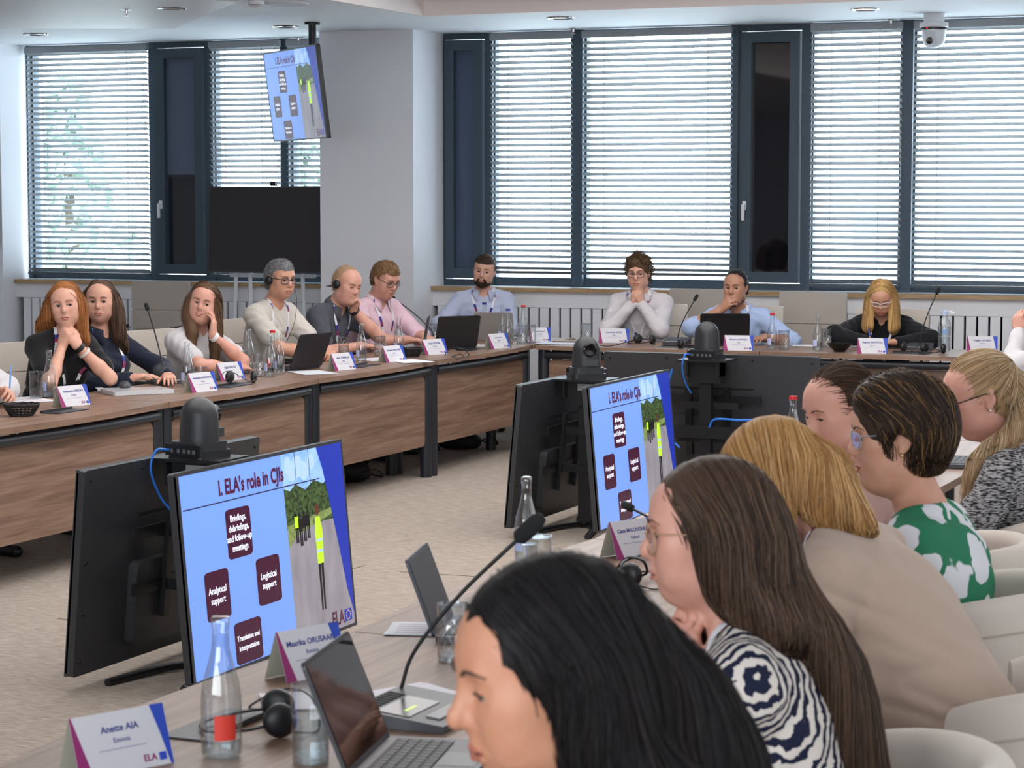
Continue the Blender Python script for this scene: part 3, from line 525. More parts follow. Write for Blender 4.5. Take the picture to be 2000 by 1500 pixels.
def mesh_sdf(prims, h, fine=(), noise=None, smooth=1):
    """fine: list of (lo xyz, hi xyz, h). Returns vertices, quads."""
    bl = [q.box() for q in prims if q.op == 0]; lo = np.min([b[0] for b in bl], 0)-.03; hi = np.max([b[1] for b in bl], 0)+.03
    ax = [axis(lo[i], hi[i], h, [(f[0][i], f[1][i], f[2]) for f in fine]) for i in range(3)]
    F = np.full([len(a) for a in ax], .06, np.float32); PAD = .045
    for q in prims:
        b0, b1 = q.box(); i0 = [max(np.searchsorted(ax[i], b0[i]-PAD)-1, 0) for i in range(3)]; i1 = [np.searchsorted(ax[i], b1[i]+PAD)+1 for i in range(3)]
        X = ax[0][i0[0]:i1[0], None, None].astype(np.float32); Y = ax[1][None, i0[1]:i1[1], None].astype(np.float32); Z = ax[2][None, None, i0[2]:i1[2]].astype(np.float32)
        sl = tuple(slice(i0[i], i1[i]) for i in range(3)); d = q.ev(X, Y, Z)
        if d.size: F[sl] = smin(F[sl], d, q.k) if q.op == 0 else -smin(-F[sl], d, q.k)
    if noise is not None:
        F += noise(ax[0][:, None, None], ax[1][None, :, None], ax[2][None, None, :]).astype(np.float32)
    F[0] = F[-1] = .05; F[:, 0] = F[:, -1] = .05; F[:, :, 0] = F[:, :, -1] = .05
    S = F < 0; c = np.zeros([n-1 for n in F.shape], np.int8); offs = [(a, b, d) for a in (0, 1) for b in (0, 1) for d in (0, 1)]; n0, n1, n2 = c.shape
    for a, b, d in offs: c += S[a:n0+a, b:n1+b, d:n2+d]
    act = (c > 0) & (c < 8); I, J, K = np.nonzero(act); idx = np.full(act.shape, -1, np.int32); idx[I, J, K] = np.arange(len(I))
    vals = {o: F[I+o[0], J+o[1], K+o[2]] for o in offs}; pos = np.zeros((len(I), 3)); cnt = np.zeros(len(I))
    for o in offs:
        for d in range(3):
            if o[d]: continue
            o2 = list(o); o2[d] = 1; o2 = tuple(o2); va, vb = vals[o], vals[o2]; m = (va < 0) != (vb < 0); t = va/np.where(m, va-vb, 1)
            pt = [ax[e][(I, J, K)[e]+o[e]] for e in range(3)]; pt[d] = pt[d]+t*(ax[d][(I, J, K)[d]+1]-ax[d][(I, J, K)[d]])
            for e in range(3): pos[:, e] += np.where(m, pt[e], 0)
            cnt += m
    pos /= np.maximum(cnt, 1)[:, None]; Q = []
    for d in range(3):
        e, f = [(1, 2), (2, 0), (0, 1)][d]; sa = [slice(None)]*3; sb = [slice(None)]*3; sa[d] = slice(0, -1); sb[d] = slice(1, None)
        A = S[tuple(sa)]; B = S[tuple(sb)]; ch = np.nonzero(A != B); p = np.stack(ch, 1); p = p[(p[:, e] > 0) & (p[:, f] > 0) & (p[:, e] < idx.shape[e]) & (p[:, f] < idx.shape[f])]
        if not len(p): continue
        def at(de, df): q = p.copy(); q[:, e] -= de; q[:, f] -= df; return idx[q[:, 0], q[:, 1], q[:, 2]]
        q = np.stack([at(1, 1), at(0, 1), at(0, 0), at(1, 0)], 1); fl_ = A[p[:, 0], p[:, 1], p[:, 2]]; q[~fl_] = q[~fl_][:, ::-1]; Q.append(q)
    Q = np.concatenate(Q); Q = Q[(Q >= 0).all(1)]
    for _ in range(smooth):
        acc = np.zeros_like(pos); n = np.zeros(len(pos))
        for a, b in ((0, 1), (1, 2), (2, 3), (3, 0)):
            np.add.at(acc, Q[:, a], pos[Q[:, b]]); np.add.at(acc, Q[:, b], pos[Q[:, a]]); np.add.at(n, Q[:, a], 1); np.add.at(n, Q[:, b], 1)
        pos = pos*.5+.5*acc/np.maximum(n, 1)[:, None]
    return pos, Q
def np_mesh(name, v, q, mats, parent, origin, mi=None, smooth=True):
    me = bpy.data.meshes.new(name); v = np.asarray(v)-np.asarray(origin); nq = q.shape[1]
    me.vertices.add(len(v)); me.vertices.foreach_set('co', v.astype(np.float32).ravel()); me.loops.add(q.size); me.loops.foreach_set('vertex_index', q.astype(np.int32).ravel())
    me.polygons.add(len(q)); me.polygons.foreach_set('loop_start', np.arange(0, q.size, nq, dtype=np.int32))
    for m in mats: me.materials.append(m)
    if mi is not None: me.polygons.foreach_set('material_index', np.asarray(mi, np.int32))
    me.update(calc_edges=True); me.validate()
    if smooth: me.shade_smooth()
    o = bpy.data.objects.new(name, me); COL.objects.link(o); o.parent = parent; return o
def owner(prims, v, q, tags):
    c = v[q].mean(1); ps = [p for p in prims if p.op == 0]; D = np.stack([p.ev(c[:, 0], c[:, 1], c[:, 2]) for p in ps], 1); 
    for i, p in enumerate(ps):
        if p.tag == 'lip': D[:, i] = np.where(D[:, i] < .0011, D[:, i]-.004, 9)
    return np.array([tags.index(p.tag) for p in ps])[D.argmin(1)]
def strands_mesh(paths, rad, root, origin, mats, name='hair_strands', r_=None, flat=1.0):
    """paths: (N, S, 3) array"""
    N, Sg, _ = paths.shape; d = np.gradient(paths, axis=1); d /= np.linalg.norm(d, axis=2, keepdims=True)+1e-9
    a = np.where(np.abs(d[..., 2:3]) < .9, np.array([0, 0, 1.]), np.array([1., 0, 0])); u = np.cross(d, a); u /= np.linalg.norm(u, axis=2, keepdims=True)+1e-9; w_ = np.cross(d, u)
    tp = np.linspace(0, 1, Sg); tp = (np.minimum(1, .55+tp*3)*np.sqrt(np.clip(1.04-tp, 0, 1)))[None, :, None]*np.broadcast_to(np.asarray(rad).reshape(-1, 1, 1), (N, 1, 1))
    V = np.stack([paths+tp*(u*math.cos(k*2*PI/3)+w_*math.sin(k*2*PI/3)) for k in range(3)], 2)
    base = (np.arange(N)*Sg*3)[:, None, None]+(np.arange(Sg-1)*3)[None, :, None]+np.arange(3)[None, None, :]; nx = base-np.arange(3)+(np.arange(3)+1) % 3
    Q = np.stack([base, nx, nx+3, base+3], -1).reshape(-1, 4); mi = np.repeat((np.arange(N) % len(mats)), (Sg-1)*3)
    o = np_mesh(name, V.reshape(-1, 3), Q, mats, root, origin, mi); o['kind'] = 'stuff'; return o
SKIN = {}
def skin(tone):
    if tone in SKIN: return SKIN[tone]
    c = {'fair': 'd9ab96', 'pink': 'd6a492', 'tan': 'bd8a6e', 'olive': 'b98b72', 'warm': 'cf9f86'}[tone]
    r_, g_, b_ = [int(c[i:i+2], 16) for i in (0, 2, 4)]; c2 = '%02x%02x%02x' % (int(r_*.95), int(g_*.88), int(b_*.86)); lp = '%02x%02x%02x' % (int(r_*.88), int(g_*.72), int(b_*.72))
    SKIN[tone] = (M('skin '+tone, c, .48, spec=.4, noise=(28, .7, c2), bump=(420, .04)), M('lips '+tone, lp, .42)); return SKIN[tone]
def head_prims(c, R, sz=1.0, fem=False, jaw=1.0, nose=1.0, lids=.5, heavy=0., smile=0.):
    """face looks along local +y, z up; returns primitives in room coordinates"""
    P = []; W = lambda p: c+R@(np.array(p)*sz)
    def E(p, r, k=.02, tag='skin', rot=None): q = Ell(W(p), np.array(r)*sz, R if rot is None else R@rot, k, tag); P.append(q); return q
    def K(a, b, r1, r2, k=.012, tag='skin'): q = Cone(W(a), W(b), r1*sz, r2*sz, k, tag); P.append(q); return q
    jw = jaw*(.93 if fem else 1.0)
    E((0, -.014, .034), (.076, .097, .087), .03); E((0, .035, .040), (.064, .056, .056), .04)
    E((0, .030, -.035), (.058*jw, .060, .078), .04); E((0, .052, -.086), (.026*jw, .030, .026), .035)
    for s in (-1, 1):
        E((s*.043*jw, .012, -.062), (.022, .032, .026), .04); E((s*.040, .054, -.012), (.026+.006*heavy, .026, .022), .03)
        E((s*.034, .058, -.05), (.02+.012*heavy, .022, .026), .03)
    if heavy: E((0, .03, -.098), (.05, .05, .03), .04)
    K((-.034, .080, .030), (.034, .080, .030), .009 if not fem else .006, .009 if not fem else .006, .02)
    for s in (-1, 1): P.append(sub(Ell(W((s*.032, .099, .008)), np.array((.019, .016, .013))*sz, R, .02), .018))
    nr = .82 if fem else 1.0
    K((0, .084, .022), (0, .106*nose, -.018), .0070*nr, .0100*nr, .016); K((0, .104*nose, -.020), (0, .107*nose, -.026), .0105*nr, .0100*nr, .010)
    for s in (-1, 1): K((s*.010*nr, .094, -.027), (s*.012*nr, .088, -.026), .0075*nr, .007*nr, .01)
    K((0, .086, -.036), (0, .088, -.052), .007, .009, .02)          # philtrum
    sm = smile*.006
    for s in (-1, 1):
        K((0, .0922, -.0578), (s*.014, .0905, -.0587+sm*.3), .0042, .0040, .006); K((s*.014, .0905, -.0587+sm*.3), (s*.0255, .0855, -.0610+sm), .0040, .0030, .006)
        K((0, .0912, -.0682), (s*.014, .0895, -.0674+sm*.4), .0052, .0048, .006); K((s*.014, .0895, -.0674+sm*.4), (s*.0255, .0855, -.0618+sm), .0044, .0030, .006)
    P.append(sub(Cone(W((-.021, .0925, -.0628+sm*.5)), W((.021, .0925, -.0628+sm*.5)), .0016*sz, .0016*sz), .005))
    for s in (-1, 1):            # eyelids with an opening over the eyeball
        ec = np.array((s*.0315, .0755, .006)); P.append(Ell(W(ec), np.array((.0156, .0145, .0146))*sz, R, .008))
        if lids > .05: P.append(sub(Ell(W(ec+np.array((0, .0125, -.001-.002*(1-lids)))), np.array((.0142, .0095, .0100*lids+.0006))*sz, R), .003))
    for s in (-1, 1):            # ears
        Re = rotm((0, 0, 1), s*.38)@rotm((1, 0, 0), .15); P.append(Ell(W((s*.077, -.008, .002)), np.array((.0075, .0175, .031))*sz, R@Re, .01, 'skin')); P.append(sub(Ell(W((s*.085, -.001, .006)), np.array((.006, .009, .016))*sz, R@Re, .01), .006))
        P.append(Ell(W((s*.074, .002, -.026)), np.array((.006, .008, .009))*sz, R, .008))
    return P
def hand_prims(Wp, f, n, side, curl=(20, 25, 15), spread=.0, sz=1.0, thumb=.5):
    f = nrm(f); n = nrm(n-np.dot(n, f)*f); t = np.cross(f, n)*side; P = []; Wp = np.asarray(Wp)
    fl = [(.029, .082, (.040, .024, .019), .0088), (.0095, .086, (.044, .027, .020), .009), (-.0105, .082, (.040, .025, .019), .0086), (-.029, .074, (.032, .019, .017), .0076)]
    for o, b, L, r in fl:
        base = Wp+(f*b+t*o)*sz; P.append(Cone(Wp+(f*.012+t*o*.55)*sz, base, .0165*sz, .0115*sz, .014)); p = base; a = 0; dirn = nrm(f+t*spread*o/.03)
        for j in range(3):
            a += math.radians(curl[j]); d = dirn*math.cos(a)+n*math.sin(a); q = p+d*L[j]*sz; P.append(Cone(p, q, r*(1-.1*j)*sz, r*(.9-.1*j)*sz, .005)); p = q
    P.append(Ell(Wp+(f*.045)*sz, np.array((.036, .040, .013))*sz, np.stack([t, f, n], 1), .015))
    p = Wp+(f*.022+t*.024+n*.006)*sz; d = nrm(f*.75+t*.6+n*.35*thumb)
    for L, r1, r2 in ((.040, .0135, .0112), (.032, .011, .0098), (.024, .0096, .0075)):
        q = p+d*L*sz; P.append(Cone(p, q, r1*sz, r2*sz, .007)); p = q; d = nrm(d+f*.25+n*.3*thumb-t*.2*thumb)
    return P
def ik(S, Wt, l1, l2, pole):
    d = Wt-S; L = np.linalg.norm(d); L = min(L, (l1+l2)*.995); u = nrm(d); a = (l1*l1-l2*l2+L*L)/(2*L); hgt = math.sqrt(max(l1*l1-a*a, 0)); pl = np.asarray(pole, float); pl = nrm(pl-u*np.dot(pl, u)); return S+u*a+pl*hgt, S+u*L
def wrinkle(amp, seed):
    rs = np.random.RandomState(seed); D = rs.randn(6, 3); D[:, 2] *= 1.3; D = D/np.linalg.norm(D, axis=1)[:, None]; ph = rs.rand(6)*6
    def f(x, y, z):
        L = lambda i, k: (x*D[i,0]+y*D[i,1]+z*D[i,2])*k+ph[i]
        w1 = np.sin(L(0, 15)); w2 = np.sin(L(1, 21)+w1*1.5); m = .5+.5*np.sin(L(5, 11)+w2)
        return amp*((1-2*np.abs(np.sin(L(2, 34)+1.9*w2)))*.7*m+np.sin(L(3, 105)+2.6*w1+1.6*w2)*.45*(1-m)+np.sin(L(4, 60)+2*w1)*.25)
    return f
def hmats(cols, rough=.4): return [M('hair '+c, c, rough+.1, spec=.2) for c in cols]
PEOPLE = {}
def over_table(p): return any(a-.03 <= p[0] <= b+.03 and c-.03 <= p[1] <= d+.03 for a, b, c, d in ((-6.73, -6.03, 8.35, 15.53), (-5.99, -1.1, 14.7, 15.44), (-2.43, -1.73, 1.6, 11.3)))
def person(key, label, px, zc, yaw, hyaw, hp=0, hr=0, lean=8, side=0, fem=False, scale=1.0, tone='fair', jaw=1, nose=1, lids=.6, heavy=0, smile=0, gaze=(0, 0), build=1.0, belly=0,
           arms=None, shirt=None, sleeve='short', collar=False, neck='crew', hair=None, brow='4a3626', near=0, legs=True, twist=0, neckf=0, trousers='1b1d24', hunch=0, hipz=.55):
    """key: plain name for look-up; px: photo position of the head centre; zc: its height; yaw/hyaw: where body and face look (deg, 0 = +Y, 90 = -X)"""
    hd = atz(px[0], px[1], zc); Rb = rotm((0, 0, 1), math.radians(yaw)); S = scale
    Rh = rotm((0, 0, 1), math.radians(hyaw))@rotm((0, 1, 0), math.radians(hr))@rotm((1, 0, 0), math.radians(-hp))
    U = nrm((math.sin(math.radians(side)), math.sin(math.radians(lean)), math.cos(math.radians(lean))*math.cos(math.radians(side))))
    U2 = nrm(U+np.array((0, hunch, 0)))
    # head centre relative to neck base (body frame), then solve for the hip so that the head sits where the photo has it
    Rhl = Rb.T@Rh; nb_rel = -(Rhl@np.array((0, -.030, -.085))*S)+U2*0  # from neck top to head centre
    neck_top_off = Rhl@np.array((0, -.022, -.095))*S
    # torso length is whatever brings hip to seat height
    neck_len = .075*S; nv = nrm(U2+np.array((0, .25+neckf, .15)))
    nb_z = zc+neck_top_off[2]-nv[2]*neck_len; T_ = (nb_z-hipz)/((U[2]*.66+U2[2]*.34))
    nb_l = U*T_*.66+U2*T_*.34+np.array((0, 0, hipz)); hc_l = nb_l+nv*neck_len-neck_top_off
    hip_w = np.array((hd[0], hd[1], 0))-Rb@np.array((hc_l[0], hc_l[1], 0)); hip_w[2] = 0
    B = lambda p: hip_w+Rb@np.asarray(p, float)
    root = thing('person', label, 'person', hip_w, 0); root['group'] = 'people at the meeting'
    tr = T_/.50      # torso scale
    HIP = np.array((0, 0, hipz)); cw = (1.0 if not fem else .9)*build*S; f_ = np.array((0, 1, 0)); fwd = nrm(f_-U*np.dot(f_, U)); sd0 = np.cross(fwd, U); Rt = rotm(tuple(U), math.radians(twist)); sdv = Rt@sd0; fw2 = Rt@fwd
    waist = HIP+U*T_*.32; chest = HIP+U*T_*.66+(U2-U)*.02; nb = nb_l
    shw = (.172 if not fem else .150)*S*(.6+.4*build); sh = {1: nb-U2*.066*S+sdv*shw, -1: nb-U2*.066*S-sdv*shw}
    Rt3 = Rb@np.stack([sdv, fw2, U], 1)
    def torso(infl, tag, k=.05):
        P = [Ell(B(HIP+U*.01), (.165*cw+infl, .125*cw+infl, .12+infl), Rt3, k, tag), Ell(B(waist+fwd*(.012+belly*.5)), ((.135 if fem else .148)*cw+infl+belly*.3, .103*cw+infl+belly, .135*tr+infl), Rt3, .06, tag),
             Ell(B(chest), (.158*cw+infl, .108*cw+infl, .155*tr+infl), Rt3, .06, tag), Cone(B(sh[1]-sdv*.035), B(sh[-1]+sdv*.035), .050*S+infl, .050*S+infl, .05, tag)]
        for s in (1, -1): P.append(Cone(B(nb+U2*.010), B(sh[s]+U2*.004), .036*S+infl*.7, .044*S+infl, .04, tag))
        if fem:
            for s in (1, -1): P.append(Ell(B(chest+fw2*.085*S+sdv*s*.068*S-U*.02), (.066*S+infl, .062*S+infl, .064*S+infl), Rt3, .05, tag))
        return P
    tags = ['skin', 'lip', 'trousers', 'shoe']; body = torso(0, 'skin')
    for p in body[:1]: p.tag = 'trousers'
    neckr = (.047 if fem else .056)*S*(1+.1*heavy); nt_w = hd+Rb@(neck_top_off)
    body.append(Cone(B(nb-U2*.02), nt_w+(hd-nt_w)*.15, neckr*1.08, neckr*.97, .03)); hands = []; AR = {}
    l1, l2 = .285*S, .25*S
    for s in (1, -1):
        a = (arms or {}).get('R' if s == 1 else 'L') or dict(w=(s*.16, .42, .775), pole=(s*.8, -.3, -.6), f=(-s*.4, 1, 0), n=(0, 0, -1))
        if a.get('head') is not None: wt = Rb.T@(hd+Rh@(np.array(a['head'])*S)-hip_w)      # wrist given relative to the head
        else: wt = np.asarray(a['w'], float)
        cl_ = .046 if sleeve in ('long', 'rolled', 'elbow') else .034; pole_ = np.array(a['pole'], float)
        if over_table(B(wt)): wt[2] = max(wt[2], .742+cl_*.8)
        for _ in range(14):
            E, Wt = ik(sh[s], wt, l1, l2, pole_)
            if not any(over_table(B(E+(Wt-E)*t_)) and (E+(Wt-E)*t_)[2] < .742+(cl_+.012)*(1-t_)+cl_*.8*t_ for t_ in (0, .3, .6)): break
            pole_ = nrm(pole_)+np.array((s*.12, -.05, .22))
        AR[s] = (sh[s], E, Wt)
        hf = Rb.T@(Rh@np.array(a['fh'])) if 'fh' in a else np.asarray(a.get('f', Wt-E), float); hn = Rb.T@(Rh@np.array(a['nh'])) if 'nh' in a else np.asarray(a.get('n', (0, 0, -1)), float)
        ar = (1.0 if not fem else .88)*S*(.55+.45*build)
        body += [Cone(B(sh[s]), B(E), .050*ar, .040*ar, .03), Cone(B(E), B(E+(Wt-E)*.35), .040*ar, .042*ar, .02), Cone(B(E+(Wt-E)*.35), B(Wt), .042*ar, .0265*ar, .02), Cone(B(Wt), B(Wt+nrm(hf)*.02), .0255*ar, .024*ar, .015)]
        hp_ = hand_prims(B(Wt), Rb@nrm(hf), Rb@nrm(hn), s, a.get('curl', (10, 18, 15)), a.get('spread', .1), S*(.93 if fem else 1), a.get('thumb', .5)); body += hp_; hands.append((B(Wt), hp_))
    if legs:
        for s in (1, -1):
            hj = HIP+np.array((s*.085, 0, -.02)); kn = np.array((s*.12, .42*S, .50)); an = np.array((s*.12, .40*S, .10))
            body += [Cone(B(hj), B(kn), .083*build, .058, .03, 'trousers'), Cone(B(kn), B(an), .055, .04, .02, 'trousers'), Cone(B(an+np.array((0, -.03, -.055))), B(an+np.array((0, .15, -.065))), .038, .03, .015, 'shoe')]
    hpz = head_prims(hd, Rh, S*(.95 if fem else 1.0), fem, jaw, nose, lids, heavy, smile); body += hpz
    hs_ = .0036 if not near else (.0028 if near == 1 else .0034); r_ = .14*S
    fine = [(hd-np.array((r_*.75, r_*.75, r_)), hd+np.array((r_*.75, r_*.75, r_*.9)), hs_)]
    for wp, hp_ in hands:
        bb = [p.box() for p in hp_]; fine.append((np.min([b[0] for b in bb], 0), np.max([b[1] for b in bb], 0), .0045 if near != 1 else .006))
    v, q = mesh_sdf(body, .014, fine, None, 1); sk = skin(tone)
    np_mesh('body', v, q, [sk[0], sk[1], M('trousers '+trousers, trousers, .8), M('shoe black', '141416', .4)], root, hip_w, owner(body, v, q, tags))
    HW = lambda p: hd+Rh@(np.array(p)*S*(.95 if fem else 1.0))
    # eyes and brows
    gz = nrm(Rh@np.array((math.sin(math.radians(gaze[0])), math.cos(math.radians(gaze[0])), math.sin(math.radians(gaze[1])))))
    for s in (1, -1):
        e = MB(); e.lathe([(.0001, -.0125)]+[(.0125*math.cos(a), .0125*math.sin(a)) for a in np.linspace(-1.4, 1.4, 13)]+[(.0001, .0125)], 16, Matrix.Translation(HW((s*.0315, .0755, .006))-hip_w) @ Vector((0, 0, 1)).rotation_difference(Vector(gz)).to_matrix().to_4x4())
        for i, f in enumerate(e.f):
            c_ = sum((Vector(e.v[j]) for j in f), Vector())/len(f)-Vector(HW((s*.0315, .0755, .006))-hip_w); an = c_.angle(Vector(gz)); e.m[i] = 2 if an < .24 else (1 if an < .56 else 0)
        smo(e.build('eye', [M('eye white', 'c4beba', .3), M('iris', '332e26', .2), M('pupil', '0a0a0a', .1)], root), 180)
        zo = .0100*lids+.0004; lp, _ = sd_proj(hpz, [HW((s*(.0315+x), .092, .006+zo*math.sqrt(max(1-(x/.0150)**2, 0))-.0015)) for x in (-.0145, -.009, -.003, .003, .009, .0155)], .0004, 3)
        smo(MB().tube([Vector(p-hip_w) for p in lp], [.0007, .0014, .0016, .0016, .0015, .0008], 6).build('eyelash', M('lash dark', '2a1f1a', .7), root), 180)
        pts, _ = sd_proj(hpz, [HW((s*x, y, z)) for x, y, z in ((.012, .092, .029), (.024, .092, .034), (.036, .086, .034), (.047, .075, .028))], .0006, 4)
        smo(MB().tube([Vector(p-hip_w) for p in pts], [.0028, .0036, .0032, .0014], 6, None, 0, .55).build('eyebrow', M('brow '+brow, brow, .7), root), 180)
    for nm, pl, rr, mt_ in (('lip', [(-.0245, -.0610), (-.013, -.0578), (-.004, -.0562), (0, -.0570), (.004, -.0562), (.013, -.0578), (.0245, -.0610)], [.0008, .0026, .0034, .0030, .0034, .0026, .0008], sk[1]), ('lip', [(-.0235, -.0620), (-.012, -.0668), (0, -.0685), (.012, -.0668), (.0235, -.0620)], [.0008, .0036, .0044, .0036, .0008], sk[1]), ('mouth_line', [(-.0255, -.0612), (-.012, -.0618), (0, -.0622), (.012, -.0618), (.0255, -.0612)], [.0005, .0010, .0010, .0010, .0005], M('mouth line', '6a3a34', .6))):
        lp, g_ = sd_proj(hpz, [HW((x, .096, z+smile*.007*(abs(x)/.025)**2)) for x, z in pl], -.0006 if nm == 'lip' else .0012, 4); P_ = [Vector(p-hip_w) for p in lp]
        smo(MB().tube(bez(P_, 3), list(np.interp(np.linspace(0, 1, (len(P_)-1)*3+1), np.linspace(0, 1, len(rr)), np.array(rr)*(.82 if not fem else 1))), 8).build(nm, mt_, root), 180)
    info = dict(root=root, hd=hd, Rh=Rh, S=S*(.95 if fem else 1.0), hip=hip_w, B=B, AR=AR, HW=HW, nb=nb, U=U2, sdv=sdv, fw=fw2, Rb=Rb, chest=chest, near=near, Hy=rotm((0, 0, 1), math.radians(hyaw)), T=T_, fem=fem, shoulder=sh, waist=waist, Us=U, R3=Rt3)
    PEOPLE[key] = info
    if shirt is not None:
        mat = shirt; sp = torso(.012, 'cloth'); sl_r = dict(short=.68, long=2.0, elbow=1.15, cap=.5, rolled=1.5, none=0)[sleeve]
        for s in (1, -1):
            a, E, Wt = AR[s]; ar = (1.0 if not fem else .88)*S*(.55+.45*build)
            if sl_r: fr = min(sl_r, 1); loose = .016 if sleeve in ('short', 'cap') else .011; sp.append(Cone(B(a), B(a+(E-a)*fr), .052*ar+.013, (.052+(.042-.052)*fr)*ar+loose+.004, .03, 'cloth'))
            if sl_r > 1: fr = sl_r-1; fr = min(fr, .97); sp.append(Cone(B(E), B(E+(Wt-E)*fr), .046*ar+.016, (.044+(.028-.044)*fr)*ar+.012, .03, 'cloth'))
        if neck == 'crew': sp.append(sub(Ell(B(nb+U2*.055*S+fw2*.022), (.072*S, .078*S, .062*S), Rt3), .01))
        elif neck == 'boat': sp.append(sub(Ell(B(nb+U2*.05*S+fw2*.02), (.115*S, .09*S, .055*S), Rt3), .01))
        elif neck == 'v':
            sp.append(sub(Ell(B(nb+U2*.055*S+fw2*.02), (.070*S, .075*S, .06*S), Rt3), .008)); sp.append(sub(Cone(B(nb+fw2*.10*S), B(nb-U2*.11*S+fw2*.15*S), .045*S, .006, .01), .006))
        h = .009 if not near else .0065
        fl_ = [] ; vv, qq = mesh_sdf(sp, h, fl_, wrinkle(.0062 if not near else .0052, abs(hash_s(key)) % 1000), 1)
        so_ = np_mesh('shirt', vv, qq, [mat], root, hip_w); info['shirt'] = sp; info['shirt_obj'] = so_
        if collar:
            for s in (1, -1):
                inn = []; out = []
                for i in range(9):
                    ph = math.radians(152*i/8); dr = -fw2*math.cos(ph)+sdv*s*math.sin(ph); t = i/8
                    inn.append(B(nb+dr*.067*S+fw2*.012+U2*(.062-.040*t)*S)); out.append(B(nb+dr*(.092+.018*max(t-.6, 0)*2)*S+fw2*.012+U2*(.026-.052*t-(.03*max(t-.7, 0)/.3))*S))
                d = sd_eval(sp, np.array(out)); _, g = sd_proj(sp, np.array(out), 0, 1); out = np.array(out)+g*np.clip(.007-d, 0, .04)[:, None]
                m = MB(); m.add([Vector(p-hip_w) for pr in zip(inn, out) for p in pr], [(2*i, 2*i+1, 2*i+3, 2*i+2) for i in range(8)]); o = m.build('collar', mat, root); md = o.modifiers.new('thick', 'SOLIDIFY'); md.thickness = .004; md.offset = 0; smo(o, 180)
    if hair: make_hair(info, hair)
    return info
def hash_s(s): return sum((i+1)*ord(c)*37 for i, c in enumerate(s))
